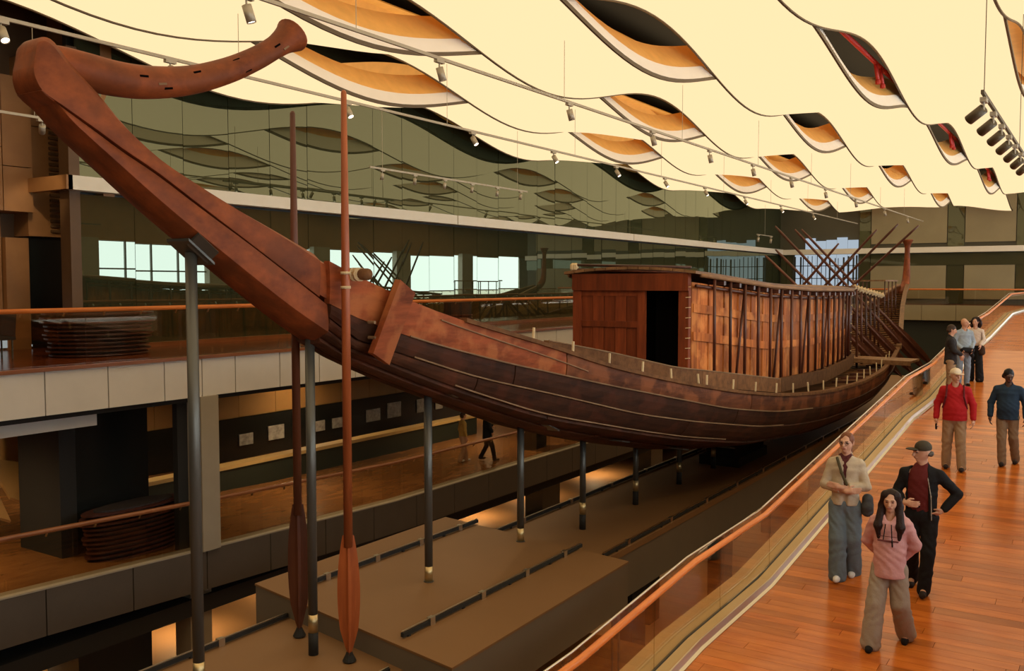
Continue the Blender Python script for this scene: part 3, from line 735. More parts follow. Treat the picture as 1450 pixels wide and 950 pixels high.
for k, Y in enumerate(np.concatenate([np.arange(12.6, 17.5, .95), np.arange(17.6, 34, 1.05)])):
    for side in (1, -1):
        x = AX + side * (beam(Y) - .16)
        obj('peg_post', bar((x, Y, gun(Y) - .2), (x + .03 * math.sin(k), Y + .04 * math.cos(k * 2), gun(Y) + .25), .038, .028), 'rope', boat)
# side girder planks on deck, running past the cabin foot
def girder_x(Y): return float(np.interp(Y, [13.7, 15, 16.7, 18, 22, 26, 30, 31.6], [.42, 1.0, 1.5, 1.62, 1.95, 2.02, 1.75, 1.55]))
def girder_top(Y): return float(np.interp(Y, [13.7, 15, 16.7, 18, 22, 26, 30, 31.6], [-.98, -1.25, -1.62, -1.78, -2.28, -2.38, -2.36, -2.3]))
for side in (1, -1):
    ybs = [13.7, 17.9, 22.2, 27, 31.6]
    for a, b in zip(ybs[:-1], ybs[1:]):
        pth = [(AX + side * girder_x(Y), Y, girder_top(Y)) for Y in np.linspace(a, b - .02, 10)]
        obj('side_girder', strip_prism(pth, [(-.05, -.34), (.05, -.34), (.05, 0), (-.05, 0)]), 'deck_wood', boat)
    obj('edge_highlight', tube([(AX + side * (girder_x(Y) + .05), Y, girder_top(Y)) for Y in np.linspace(13.7, 22, 24)], .014, 5), 'plank_edge', boat)  # pale highlight line along the girder top edge
# stern post and stern head
sp = smooth_path([(AX, 48.6, -.5, .16), (AX, 49.2, -.25, .2), (AX, 49.7, .05, .2), (AX, 49.9, .4, .18), (AX, 49.97, 1, .15), (AX, 50.0, 1.6, .125), (AX, 50.0, 1.9, .14), (AX, 50.0, 2.1, .22), (AX, 50.0, 2.2, .27), (AX, 50.0, 2.24, .24)], 40)
obj('stern_post', tube(sp[:, :3], list(sp[:, 3]), 14, up=(1, 0, 0)), 'prow_wood', boat, True)

# ---- the cabin
cab = link('cabin', None, boat); 
CY0, CY1 = 17.9, 31.4
def cw(Y):
    t = (Y - CY0) / (CY1 - CY0); return 1.33 + .42 * math.sin(math.pi * min(1, max(0, t))) ** .8
def croof(Y): return float(np.interp(Y, [17.5, 18, 21.6, 25, 31.5], [.28, .26, .02, -.08, -.13]))
def cfoot(Y): return girder_top(Y) - .05
me_cache = {}
npl = 54
for side in (1, -1):
    for k in range(npl):
        ya, yb = CY0 + .12 + (CY1 - CY0 - .12) * k / npl, CY0 + .12 + (CY1 - CY0 - .12) * (k + 1) / npl - .012
        V = []
        inset = .012 * (k % 3)
        for Y in (ya, yb):
            x = cw(Y) - inset
            for xx, z in ((x - .05, cfoot(Y)), (x, cfoot(Y)), (x, croof(Y) - .22), (x - .05, croof(Y) - .22)): V.append((AX + side * xx, Y, z))
        obj('wall_plank', (V, [(3, 2, 1, 0), (4, 5, 6, 7), (0, 1, 5, 4), (1, 2, 6, 5), (2, 3, 7, 6), (3, 0, 4, 7)]), 'cabin_plank', cab)
    for fz in (.36, .64):
        for a, b in ((18.05, 21.3), (21.4, 26), (26.1, 31.3)):
            pth = [(AX + side * (cw(Y) + .012), Y, croof(Y) + (cfoot(Y) - croof(Y)) * fz) for Y in np.linspace(a, b, 8)]
            obj('batten', strip_prism(pth, [(-.015, -.09), (.02, -.09), (.02, .09), (-.015, .09)]), 'cabin_plank', cab)
    obj('eave_rail', tube([(AX + side * (cw(Y) + .10), Y, croof(Y) - .30) for Y in np.linspace(18, 31.4, 30)], .035, 8), 'pole_wood', cab, True)
    obj('eave_rail', tube([(AX + side * (cw(Y) + .20), Y, croof(Y) - .08) for Y in np.linspace(18, 31.6, 30)], .045, 8), 'roof_wood', cab, True)
    for k in range(17):
        Y = 18.75 + k * .775 - .0
        Yt = Y - .10
        obj('cabin_pole', tube([(AX + side * (cw(Y) + .14), Y, cfoot(Y) - .1), (AX + side * (cw(Yt) + .17), Yt, croof(Yt) - .06)], .036, 8), 'pole_wood', cab, True)
        obj('rafter_end', box(*sorted((AX + side * (cw(Y) - .1), AX + side * (cw(Y) + .26))), Y + .2, Y + .32, croof(Y) - .24, croof(Y) - .15), 'pole_wood', cab)
    for k in (1, 4, 7, 10):
        Y = 19.4 + k * .775
        obj('slanted_pole', tube([(AX + side * (cw(Y) + .08), Y - .28, cfoot(Y) - .1), (AX + side * (cw(Y) + .1), Y + .2, croof(Y) - .25)], .03, 8), 'pole_wood', cab, True)
# roof: long curved boards
for k in range(12):
    a, b = -1 + 2 * k / 12, -1 + 2 * (k + 1) / 12
    V, Fc = [], []
    ys_ = np.linspace(17.75, 31.7, 24)
    for Y in ys_:
        w = cw(Y) + .22
        for t in (a + .004, b - .004):
            V.append((AX + t * w, Y, croof(Y) + .10 * (1 - t * t)))
        for t in (b - .004, a + .004): V.append((AX + t * w, Y, croof(Y) - .06 + .10 * (1 - t * t)))
    for i in range(len(ys_) - 1):
        for q in range(4): Fc.append((i * 4 + q, i * 4 + (q + 1) % 4, i * 4 + 4 + (q + 1) % 4, i * 4 + 4 + q))
    m_ = (len(ys_) - 1) * 4
    obj('roof_board', (V, Fc + [(3, 2, 1, 0), (m_, m_ + 1, m_ + 2, m_ + 3)]), 'roof_wood', cab)
# front wall: frame, planks, door opening, raised panel
fy = CY0
zt, zb = .12, -2.1
parts_front = [('front_beam', -1.36, 1.36, -.14, .22, .16), ('corner_post', -1.36, -1.16, zb, -.14, .12), ('corner_post', 1.14, 1.36, zb, -.14, .12),
               ('door_jamb', .20, .36, zb, -.14, .10), ('cross_rail', -1.16, .20, -.93, -.80, .10), ('top_rail', -1.16, .20, -.26, -.14, .08)]
for nm, xa, xb, za, zc, th in parts_front: obj(nm, box(AX + xa, AX + xb, fy - th + .05, fy + .06, za, zc), 'cabin_front', cab)
for k in range(5):
    xa = -1.16 + k * .272
    obj('front_plank', box(AX + xa + .006, AX + xa + .266, fy - .01 - .012 * (k % 2), fy + .04, zb, -.2), 'cabin_front', cab)
obj('doorway_shade', box(AX + .38, AX + 1.1, fy + .5, fy + .54, zb, -.2), 'black_void', cab)  # black sheet painting the dark of the open doorway
obj('interior_shade', box(AX - 1.1, AX + 1.1, fy + .7, fy + .75, zb, .1), 'black_void', cab)  # second black sheet standing for the dark cabin interior
for dz in (.34, .44): obj('roof_bar', tube([(AX - 1.38, fy - .1, dz - .02), (AX + 1.42, fy - .1, dz - .10)], .03, 8), 'pole_wood', cab, True)
for xx in (-1.34, -1.28): obj('lashing_knot', lathe([(.03, 0), (.07, .04), (.07, .14), (.03, .18)], 8, (AX + xx, fy - .1, .28)), 'rope', cab)
for k in range(9):
    z = -1.75 + k * .21; obj('corner_lashing', bar((AX + 1.3, fy - .075, z), (AX + 1.40, fy - .07, z + .01), .03, .014), 'rope', cab)
# dark end posts of the cabin with lashings
for q in range(3):
    Y = CY1 - .02 + q * .09
    obj('end_post', tube([(AX + cw(CY1) + .12, Y, cfoot(31)), (AX + cw(CY1) + .12, Y, croof(31.4) + .02)], .06, 8), 'pole_wood', cab, True)
for k in range(7):
    z = -2.2 + k * .3; obj('corner_lashing', bar((AX + cw(CY1) + .1, CY1 + .25, z), (AX + cw(CY1) + .2, CY1 + .02, z), .035, .02), 'rope', cab)
obj('rear_wall', box(AX - 1.3, AX + 1.3, CY1, CY1 + .06, -2.4, -.2), 'cabin_front', cab)
# canopy frame behind the cabin
for side in (1, -1):
    for k in range(6):
        Y = 32.2 + k * .95; x = AX + side * (1.5 - .05 * k)
        obj('canopy_post', tube([(x, Y + .25, dk(Y)), (x, Y, -.12 - .07 * k)], .04, 8), 'pole_wood', boat, True)
    obj('canopy_rail', tube([(AX + side * 1.5, 31.6, -.08), (AX + side * 1.22, 37.6, -.52)], .06, 8), 'roof_wood', boat, True)
for k in range(4): obj('canopy_tie', tube([(AX - 1.5 + .05 * k, 32.2 + k * 1.8, -.1 - .13 * k), (AX + 1.5 - .05 * k, 32.2 + k * 1.8, -.1 - .13 * k)], .035, 8), 'pole_wood', boat, True)
for k in range(10):
    obj('rope_wrap', tube([(AX + 1.42, 31.9 + k * .5, -.15 - .035 * k), (AX + 1.55, 31.95 + k * .5, -.08 - .035 * k)], .08, 8), 'rope', boat)
# small slatted cage on the stern deck
for k in range(4):
    for side in (1, -1):
        x = AX + side * .62; Y = 41.4 + k * .8
        obj('cage_post', tube([(x, Y, dk(41.5)), (x, Y, .12)], .026, 6), 'pole_wood', boat, True)
for side in (1, -1):
    obj('cage_rail', bar((AX + side * .62, 41.3, .14), (AX + side * .62, 44.0, .14), .09, .06), 'roof_wood', boat)
obj('cage_rail', bar((AX - .66, 41.35, .14), (AX + .66, 41.35, .14), .09, .06), 'roof_wood', boat)
obj('cage_rail', bar((AX - .66, 41.35, -1.25), (AX + .66, 41.35, -1.25), .06, .05), 'roof_wood', boat)
# stern thwarts
for Y in (27.5, 28.6, 29.7, 30.8, 32, 33.2, 34.5):
    for side in (1, -1): obj('thwart', bar((AX + side * 1.9, Y, gun(Y) - .1), (AX + side * (beam(Y) - .05), Y, gun(Y) - .04), .09, .07), 'pole_wood', boat)

# ------------------------------------------------------------------ hull stands
ORD = 'first second third fourth fifth sixth seventh eighth ninth tenth eleventh'.split()
for i, (Y, zt) in enumerate(((6.67, .37), (8.47, -.66), (10.91, -1.61), (13.53, -2.45), (15.82, -3.0), (18.25, -3.5), (20.7, -3.82), (23.0, -3.97), (27, -4.03), (31, -3.93), (36, -3.6))):
    base = PZ if 9 < Y < 14 else LZ
    t = thing('hull_stand', ORD[i] + ' dark steel post from the prow with brass collar under the keel', 'stand', (AX, Y, base), 'row of steel posts under the boat')
    r = .062 if Y > 8 else .066
    obj('post', tube([(AX, Y, PZ + .24), (AX, Y, zt - .02)], r, 14), 'steel_dark', t, True)
    obj('collar', tube([(AX, Y, PZ), (AX, Y, PZ + .24)], r * 1.02, 14), 'brass', t, True)
    if base == LZ: obj('foot', tube([(AX, Y, LZ), (AX, Y, PZ)], r * 1.05, 14), 'soffit_black', t, True)
    else: obj('foot', lathe([(r * 1.3, 0), (r * 1.3, .012)], 14, (AX, Y, PZ)), 'steel_dark', t)
    s = -.75 if Y < 9 else (-.42 if Y < 14 else -.2)
    w = .19 if Y < 9 else beam(Y) * .5 + .1
    obj('saddle', ([(AX - w, Y - .17, zt - s * .17 - .03), (AX + w, Y - .17, zt - s * .17 - .03), (AX + w, Y + .17, zt + s * .17 - .03), (AX - w, Y + .17, zt + s * .17 - .03)] +
                   [(AX - w, Y - .17, zt - s * .17 - .0), (AX + w, Y - .17, zt - s * .17 - .0), (AX + w, Y + .17, zt + s * .17 - .0), (AX - w, Y + .17, zt + s * .17 - .0)], box(0, 1, 0, 1, 0, 1)[1] and [(3, 2, 1, 0), (4, 5, 6, 7), (0, 1, 5, 4), (1, 2, 6, 5), (2, 3, 7, 6), (3, 0, 4, 7)]), 'steel_dark', t)
    if Y < 12:
        pz = lambda y: zt + s * (y - Y)
        V = [(AX + x, y, pz(y) + dz) for y in (Y - .13, Y + .13) for x, dz in ((.10, -.02), (.30, .09), (.315, .075), (.11, -.045))]
        obj('clamp_plate', (V, [(3, 2, 1, 0), (4, 5, 6, 7), (0, 1, 5, 4), (1, 2, 6, 5), (2, 3, 7, 6), (3, 0, 4, 7)]), 'steel_dark', t)

# ------------------------------------------------------------------ oars
def blade(p, q, wmax, th, nrm):
    """leaf shaped blade with a mid rib from p (root) to q (tip)"""
    p, q, nrm = np.array(p, float), np.array(q, float), np.array(nrm, float)
    ax = (q - p) / np.linalg.norm(q - p); wv = np.cross(ax, nrm); wv /= np.linalg.norm(wv); nrm = np.cross(wv, ax)
    V, Fc = [], []; n = 14
    for i in range(n + 1):
        t = i / n; w = wmax * (.30 + .70 * math.sin(math.pi * min(1, t * .92 + .06)) ** .75 if t < .97 else .25)
        if t > .8: w *= 1 - (t - .8) * 2.6
        c = p + (q - p) * t
        for a, b in ((-1, 0), (-.25, .35), (0, 1), (.25, .35), (1, 0), (.25, -.35), (0, -1), (-.25, -.35)): V.append(c + wv * a * w + nrm * b * th)
    for i in range(n):
        for k in range(8): Fc.append((i * 8 + k, i * 8 + (k + 1) % 8, i * 8 + 8 + (k + 1) % 8, i * 8 + 8 + k))
    return V, Fc + [tuple(range(8))[::-1], tuple(range(n * 8, n * 8 + 8))]
def standing_oar(label, x, y, zt, zr, mat):
    t = thing('oar', label, 'oar', (x, y, LZ))
    obj('shaft', tube([(x, y, zr - .1), (x, y, 0), (x, y, zt - .03), (x, y, zt)], [.058, .056, .036, .02], 12), mat, t, True)
    obj('blade', blade((x, y, zr + .05), (x, y, LZ + .09), .145, .05, (.6, -.8, 0)), mat, t)
    obj('foot_socket', lathe([(.07, 0), (.09, .02), (.05, .1), (.04, .13)], 12, (x, y, LZ)), 'soffit_black', t)
    return t
o = standing_oar('tall reddish oar standing upright against the ramp side of the bow', -8.04, 8.55, 2.4, -3.25, 'oar_wood')
for z in (.12, -.06): obj('binding', tube([(-8.04, 8.55, z), (-8.04, 8.55, z + .035)], .066, 12), 'rope', o, True)
standing_oar('tall dark oar standing upright on the gallery side of the bow', -9.2, 8.8, 2.3, -3.05, 'oar_wood_dark')
def stern_oar(label, grp, p, q):
    p, q = np.array(p, float), np.array(q, float); d = q - p; L = np.linalg.norm(d)
    t = thing('oar', label, 'oar', tuple(q), grp)
    root = p + d * .68
    obj('shaft', tube([p, p + d * .05, root, q - d * .05], [.03, .045, .055, .04], 8), 'oar_wood_dark', t, True)
    obj('blade', blade(root, q, .17, .045, (0, 1, .25)), 'oar_wood_dark', t)
LA, LB = ' oar from the cabin at the stern with its blade on the ramp side', ' oar from the cabin at the stern with its blade on the gallery side'
# handle ends high on one side, blades low on the other
for i, (p, q) in enumerate((((-10.35, 32.6, 1.02), (-6.35, 33.4, -3.0)), ((-10.2, 33.3, 1.25), (-6.0, 34.4, -3.25)), ((-10.5, 34.2, 2.15), (-5.75, 35.6, -3.3)), ((-10.0, 35.0, 2.05), (-5.6, 36.8, -3.2)), ((-10.0, 35.9, 2.1), (-5.5, 38.0, -3.15)))):
    stern_oar(ORD[i] + LA, 'oars crossed at the stern with ramp side blades', p, q)
for i, (p, q) in enumerate((((-7.95, 33.2, 1.41), (-11.6, 33.8, -2.8)), ((-7.6, 34.0, 1.0), (-11.5, 34.9, -2.9)), ((-6.98, 34.6, 1.93), (-11.5, 35.6, -2.9)), ((-6.4, 35.3, 2.15), (-11.4, 36.5, -2.9)), ((-5.85, 36.1, 2.12), (-11.3, 37.5, -2.9)))):
    stern_oar(ORD[i] + LB, 'oars crossed at the stern with gallery side blades', p, q)
gp = thing('gangplank', 'flat plank ramp laid across the stern deck and sticking out over the side', 'gangplank', (-6.4, 32.6, -2.7))
for k in range(3): obj('plank', bar((-7.9, 31.9 + k * .42, -2.5 - .0), (-5.25 + .02 * k, 31.9 + k * .42, -2.52), .40, .07), 'roof_wood', gp)
obj('side_rail', bar((-7.9, 31.68, -2.52), (-5.27, 31.68, -2.56), .06, .14), 'roof_wood', gp)
# ------------------------------------------------------------------ track lights
def spot_mesh():
    return None
head_me = mesh('lamp_head', *lathe([(.035, .0), (.062, .0), (.062, -.22), (.056, -.22), (.056, -.20), (.02, -.2)], 12), 'lamp_metal', True)
head_dark = mesh('lamp_head', *lathe([(.035, .0), (.062, .0), (.062, -.22), (.056, -.22), (.056, -.20), (.02, -.2)], 12), 'lamp_dark', True)
lens_me = mesh('lamp_lens', *lathe([(.01, -.205), (.054, -.205)], 12), 'lamp_lens')
adapt_me = mesh('adapter', *box(-.035, .035, -.10, .10, -.05, 0), 'lamp_metal')
yoke_me = mesh('yoke', *tube([(0, 0, -.04), (0, 0, -.14)], .014, 6), 'lamp_metal')
def spotlight(x, y, z, aim, label, grp, energy=0, s=1.0, dark=False):
    t = thing('spotlight', label, 'spotlight', (x, y, z), grp)
    L = Vector((x, y, z))
    d = (Vector(aim) - L).normalized(); rot = (-d).to_track_quat('Z', 'Y').to_matrix().to_4x4()
    T = Matrix.Translation(L); S = Matrix.Scale(s, 4)
    link('adapter', adapt_me, t, T @ S); link('yoke', yoke_me, t, T @ S)
    hm = Matrix.Translation(L + Vector((0, 0, -.12 * s))) @ rot @ S
    h = link('lamp_head', head_dark if dark else head_me, t, hm)
    link('lamp_lens', lens_me, t, hm)
    if energy:
        ld = bpy.data.lights.new('lamp', 'SPOT'); ld.energy = energy; ld.color = (1, .80, .52); ld.spot_size = .62; ld.spot_blend = .6; ld.shadow_soft_size = .05
        lo = bpy.data.objects.new('lamp', ld); C.objects.link(lo); attach(lo, t)
        lo.matrix_basis = Matrix.Translation(L + d * .40) @ (-d).to_track_quat('Z', 'Y').to_matrix().to_4x4()
def track(label, x, z, ya, yb, wires, zc=5.0, mat='lamp_metal', w=.04):
    t = thing('light_track', label, 'light track', (x, ya, z))
    obj('rail', box(x - w / 2, x + w / 2, ya, yb, z, z + .05), mat, t)
    for y in wires: obj('wire', tube([(x, y, z + .05), (x, y, zc)], .006, 5), mat, t)
    return t
track('long suspended light track over the ramp side of the boat', -9.15, 3.6, 2, 58, np.arange(4, 58, 6.0))
for k, y in enumerate((8.0, 11.95, 16.2, 20.2, 23.9, 27.5, 31.5, 36, 41, 47, 53)):
    spotlight(-9.15, y, 3.6, (-8.3, y + 1.2, -1.5), ORD[k] + ' spotlight from the prow on the track over the boat deck', 'spotlights on the boat deck track', 260 if k in (1, 3, 4, 5, 6, 7) else 0)
track('long suspended light track over the gallery side of the boat', -12.8, 3.6, 2, 58, np.arange(5, 58, 6.0))
for k, y in enumerate((6.9, 9.6, 13.7, 18.0, 21.8, 25.6, 29.3, 33, 37.5, 42.5, 48)):
    spotlight(-12.8, y, 3.6, (-9.2, y - .3, -1.8), ORD[k] + ' spotlight from the prow on the track between boat and gallery', 'spotlights on the gallery side track', 260 if k in (2, 4, 6) else 0)
track('short light track hung before the green glass wall', -16.4, 3.05, 18.4, 26.2, (18.9, 25.6), 5.0)
for k in range(6):
    spotlight(-16.4, 18.9 + k * 1.38, 3.05, (-17.2, 19 + k * 1.38, -1.5), ORD[k] + ' small spotlight from the prow on the short glass wall track', 'spotlights on the short glass wall track', 0, .8)
track('light track hung before the brown stone wall', -17.8, 3.25, 7, 10.6, (10.2,), 5.0)
for y in (10.35,):
    spotlight(-17.8, y, 3.25, (-20.8, y + 1.6, 1.2), 'lone lit spotlight on the track before the stone wall', None, 120, 1.0)
track('short light track hung near the end window', -17.5, 2.9, 53.5, 56.5, (55,), 5.0)
for y in (53.8, 56.2): spotlight(-17.5, y, 2.9, (-18, y, -1), 'tiny spotlight on the short track by the end window', 'spotlights by the end window', 0, 1.2)
track('light track with a row of lamps above the visitor ramp', -1.5, 2.55, 13.9, 24, (14.1, 20.0), 5.2, 'lamp_dark')
for k in range(7):
    spotlight(-1.5, 14.1 + k * 1.25, 2.52, (-7.0, 17 + k * 2.2, -1.0), ORD[6 - k] + ' dark spotlight from the end wall in the row above the ramp', 'spotlights above the ramp', 330, 1.15, True)
# ------------------------------------------------------------------ people: smooth-blended implicit bodies polygonised by surface nets
def surface_nets(S, org, h):
    nx, ny, nz = S.shape
    neg = S < 0
    cnt = np.zeros((nx - 1, ny - 1, nz - 1), np.int8)
    for dx in (0, 1):
        for dy in (0, 1):
            for dz in (0, 1): cnt += neg[dx:nx - 1 + dx, dy:ny - 1 + dy, dz:nz - 1 + dz]
    act = (cnt > 0) & (cnt < 8)
    idx = -np.ones(act.shape, np.int64); cells = np.argwhere(act); idx[act] = np.arange(len(cells))
    acc = np.zeros((len(cells), 3)); num = np.zeros(len(cells))
    I, J, K = cells.T
    cs = [(a, b, c) for a in (0, 1) for b in (0, 1) for c in (0, 1)]
    for p in cs:
        for ax in range(3):
            if p[ax]: continue
            q = list(p); q[ax] = 1
            v0 = S[I + p[0], J + p[1], K + p[2]]; v1 = S[I + q[0], J + q[1], K + q[2]]
            m = (v0 < 0) != (v1 < 0)
            t = np.where(m, v0 / np.where(m, v0 - v1, 1), 0)
            pos = np.array(p, float)[None] + np.zeros((len(cells), 3)); pos[:, ax] = t
            acc[m] += pos[m]; num[m] += 1
    Vv = (cells + acc / np.maximum(num, 1)[:, None]) * h + np.array(org)
    quads = []
    for ax in range(3):
        o = [slice(1, -1)] * 3; a = list(o); b = list(o)
        a[ax] = slice(0, -1); b[ax] = slice(1, None)
        u, w = [k for k in range(3) if k != ax]
        sa, sb = neg[tuple(a)], neg[tuple(b)]
        e = np.argwhere(sa != sb)
        if not len(e): continue
        flip = sa[tuple(e.T)]
        base = e.copy(); base[:, u] += 1; base[:, w] += 1
        def cell(du, dw):
            c = base.copy(); c[:, u] -= du; c[:, w] -= dw
            return idx[c[:, 0], c[:, 1], c[:, 2]]
        q = np.stack([cell(1, 1), cell(0, 1), cell(0, 0), cell(1, 0)], 1)
        if ax == 1: flip = ~flip
        q[~flip] = q[~flip][:, ::-1]
        quads.append(q)
    Q = np.concatenate(quads) if quads else np.zeros((0, 4), int)
    return Vv, Q[(Q >= 0).all(1)]
class Field:
    def __init__(s, lo, hi, h):
        s.h = h; s.lo = np.array(lo, float) - 3 * h
        s.n = np.ceil((np.array(hi) - s.lo) / h).astype(int) + 4
        s.S = np.full(s.n, .2, np.float32)
        s.ax = [s.lo[i] + h * np.arange(s.n[i]) for i in range(3)]
    def sub(s, lo, hi):
        sl, g = [], []
        for i in range(3):
            a = int(max(0, math.floor((lo[i] - s.lo[i]) / s.h))); b = int(min(s.n[i], math.ceil((hi[i] - s.lo[i]) / s.h) + 1))
            if b <= a: return None, None
            sl.append(slice(a, b)); g.append(s.ax[i][a:b])
        return tuple(sl), np.meshgrid(*g, indexing='ij', sparse=True)
    def put(s, lo, hi, f, k=.02, cut=False):
        m = k + .03
        sl, g = s.sub([x - m for x in lo], [x + m for x in hi])
        if sl is None: return
        d = f(*g); c = s.S[sl]
        if cut:
            d = -d; hh = np.clip(.5 - .5 * (d - c) / -k, 0, 1) if False else None
            hh = np.maximum(k - np.abs(c - d), 0) / k
            s.S[sl] = np.maximum(c, d) + hh * hh * k * .25
        else:
            hh = np.maximum(k - np.abs(c - d), 0) / k
            s.S[sl] = np.minimum(c, d) - hh * hh * k * .25
    def cone(s, a, b, ra, rb, k=.02, fy=1.0, fx=1.0, cut=False):
        """tapered capsule, fx / fy squeeze it in x / y"""
        a, b = np.array(a, float), np.array(b, float); R = max(ra, rb)
        sc = np.array([fx, fy, 1.0]); A, B = a / sc, b / sc; d = B - A; L2 = d @ d + 1e-9
        def f(x, y, z):
            px, py, pz = x / fx - A[0], y / fy - A[1], z - A[2]
            t = np.clip((px * d[0] + py * d[1] + pz * d[2]) / L2, 0, 1)
            return (np.sqrt((px - d[0] * t) ** 2 + (py - d[1] * t) ** 2 + (pz - d[2] * t) ** 2) - (ra + (rb - ra) * t)) * min(fx, fy, 1)
        e = np.array([fx, fy, 1]) * R
        s.put(np.minimum(a, b) - e, np.maximum(a, b) + e, f, k, cut)
    def ell(s, c, r, k=.02, cut=False):
        c, r = np.array(c, float), np.array(r, float)
        def f(x, y, z):
            q = np.sqrt(((x - c[0]) / r[0]) ** 2 + ((y - c[1]) / r[1]) ** 2 + ((z - c[2]) / r[2]) ** 2)
            return (q - 1) * min(r)
        s.put(c - r, c + r, f, k, cut)
    def plane_cut(s, z, above=True):
        zz = s.ax[2][None, None, :]
        s.S = np.maximum(s.S, (zz - z) if above else (z - zz)).astype(np.float32)
    def folds(s, amp, fx=40, fz=24, ph=0.0):
        x, y, z = np.meshgrid(*s.ax, indexing='ij', sparse=True)
        s.S = (s.S + amp * np.sin(fx * x + 7 * np.sin(9 * z + ph) + ph) * np.sin(fz * z + 6 * y * 3 + 4 * np.sin(8 * x) + ph)).astype(np.float32)
    def build(s, name, mat, parent):
        Vv, Q = surface_nets(s.S, s.lo, s.h)
        me = bpy.data.meshes.new(name); me.from_pydata(Vv.tolist(), [], Q.tolist()); me.materials.append(mat)
        me.polygons.foreach_set('use_smooth', [True] * len(me.polygons)); me.update()
        o = bpy.data.objects.new(name, me); C.objects.link(o); o.parent = parent
        return o
def cloth(name, col, var=.12, rough=.85, scale=25):
    if name in MATS: return MATS[name]
    return plain(name, col, rough, 0, .2, .35, scale, var)
SKIN = plain('skin_light', (.56, .30, .19), .55, spec=.3, var=.06, bscale=9)
SKIN_D = plain('skin_dark', (.085, .04, .024), .5, spec=.35, var=.08, bscale=9)
EYE = plain('eye_dark', (.02, .014, .012), .3); LIP = plain('lip', (.36, .11, .085), .5); BROW = plain('brow', (.07, .04, .026), .8)
def V3(*a): return np.array(a, float)
def person(label, loc, rot, H, pose, look, near=True, group=None):
    """local frame: feet at z=0, facing -y, the person's own left is +x; unit figure 1.75 m"""
    x0, y0, z0 = loc
    P = bpy.data.objects.new('person', None); C.objects.link(P); P.location = loc
    tag(P, label, 'person', group)
    s = H / 1.75
    P.rotation_euler = (0, 0, rot); P.scale = (s, s, s)
    hb, hc = (.0075, .0095) if near else (.012, .014)
    skin = SKIN_D if look.get('dark') else SKIN
    lean = np.array(pose.get('lean', (0, 0, 0)), float)
    J = {'hip': V3(0, 0, .93), 'chest': V3(0, 0, 1.27) + lean * .8, 'neck': V3(0, .005, 1.47) + lean, 'head': V3(0, -.015, 1.635) + lean * 1.1}
    hy = pose.get('head_yaw', 0); hp = pose.get('head_pitch', 0)
    fat = look.get('fat', 1.0); sw = look.get('shoulder', .175)
    for sd, sg in (('L', 1), ('R', -1)):
        J['sh' + sd] = V3(sg * sw * .95, .012, 1.375) + lean * .95
        J['hp' + sd] = V3(sg * .088, .005, .90)
        for nm, df in (('kn', V3(sg * .10, -.01, .49)), ('an', V3(sg * .105, .02, .085)), ('el', V3(sg * .25, .03, 1.13)), ('wr', V3(sg * .26, -.03, .88))):
            J[nm + sd] = V3(*pose.get(nm + sd, df))
        J['hd' + sd] = V3(*pose.get('hd' + sd, J['wr' + sd] + V3(0, -.02, -.10)))
    # --- head local frame
    cy_, sy_ = math.cos(hy), math.sin(hy); cp, sp_ = math.cos(hp), math.sin(hp)
    def HL(p):
        x, y, z = p; y, z = y * cp - z * sp_, y * sp_ + z * cp
        return J['head'] + V3(x * cy_ - y * sy_, x * sy_ + y * cy_, z)
    # --- body: one continuous surface
    F = Field((-.62, -.55, -.01), (.62, .5, 1.80), hb)
    F.cone(J['hip'] + V3(0, 0, .03), J['chest'], .115 * fat, .125 * fat, .03, fy=.72)
    F.cone(J['chest'], J['neck'] - V3(0, 0, .08), .12, .07, .03, fy=.7)
    F.cone(J['neck'] - V3(0, 0, .06), J['head'] + V3(0, .02, -.05), .058, .053, .02)
    for sd in 'LR':
        F.cone(J['neck'] - V3(0, 0, .07), J['sh' + sd], .05, .05, .03)
        F.cone(J['sh' + sd], J['el' + sd], .046, .036, .02); F.cone(J['el' + sd], J['wr' + sd], .037, .026, .015)
        F.cone(J['hip'], J['hp' + sd], .09, .085, .03); F.cone(J['hp' + sd], J['kn' + sd], .078, .052, .02); F.cone(J['kn' + sd], J['an' + sd], .052, .036, .02)
        F.cone(J['an' + sd], J['an' + sd] + V3(0, -.10, -.05), .035, .03, .02)
        # hand: palm, four fingers of different length with a bend, thumb from the palm side
        w, hd = J['wr' + sd], J['hd' + sd]; ax = (hd - w) / (np.linalg.norm(hd - w) + 1e-6)
        sg = 1 if sd == 'L' else -1
        pn = V3(*pose.get('palm' + sd, (-sg, 0, 0))); sidev = np.cross(ax, pn); sidev /= np.linalg.norm(sidev) + 1e-6
        if sidev[1] > 0 and not pose.get('flip' + sd): sidev = -sidev
        pn = np.cross(sidev, ax) * (1 if np.dot(np.cross(sidev, ax), pn) > 0 else -1)
        pc = w + ax * .055; curl = pose.get('curl' + sd, .5)
        F.cone(w, pc, .026, .030, .012); F.cone(pc - sidev * .022, pc + sidev * .022, .019, .019, .012)
        F.cone(pc + ax * .03 - sidev * .024, pc + ax * .03 + sidev * .024, .016, .016, .01)
        for q, ln in zip((-1.5, -.5, .5, 1.5), (.058, .072, .078, .070)):
            r0 = pc + ax * .04 + sidev * .0185 * q
            k1 = r0 + (ax * math.cos(curl * .6) + pn * math.sin(curl * .6)) * ln * .55
            k2 = k1 + (ax * math.cos(curl * 1.7) + pn * math.sin(curl * 1.7)) * ln * .5
            F.cone(r0, k1, .0098, .0092, .004); F.cone(k1, k2, .0092, .0078, .004)
        t0 = w + ax * .03 + sidev * .026; t1 = t0 + sidev * .028 + ax * .03 + pn * .012; t2 = t1 + ax * .032 + pn * .012 * (1 + curl)
        F.cone(t0, t1, .0135, .0115, .006); F.cone(t1, t2, .0115, .009, .004)
    F.ell(HL((0, .015, .02)), (.076, .094, .098), .02)
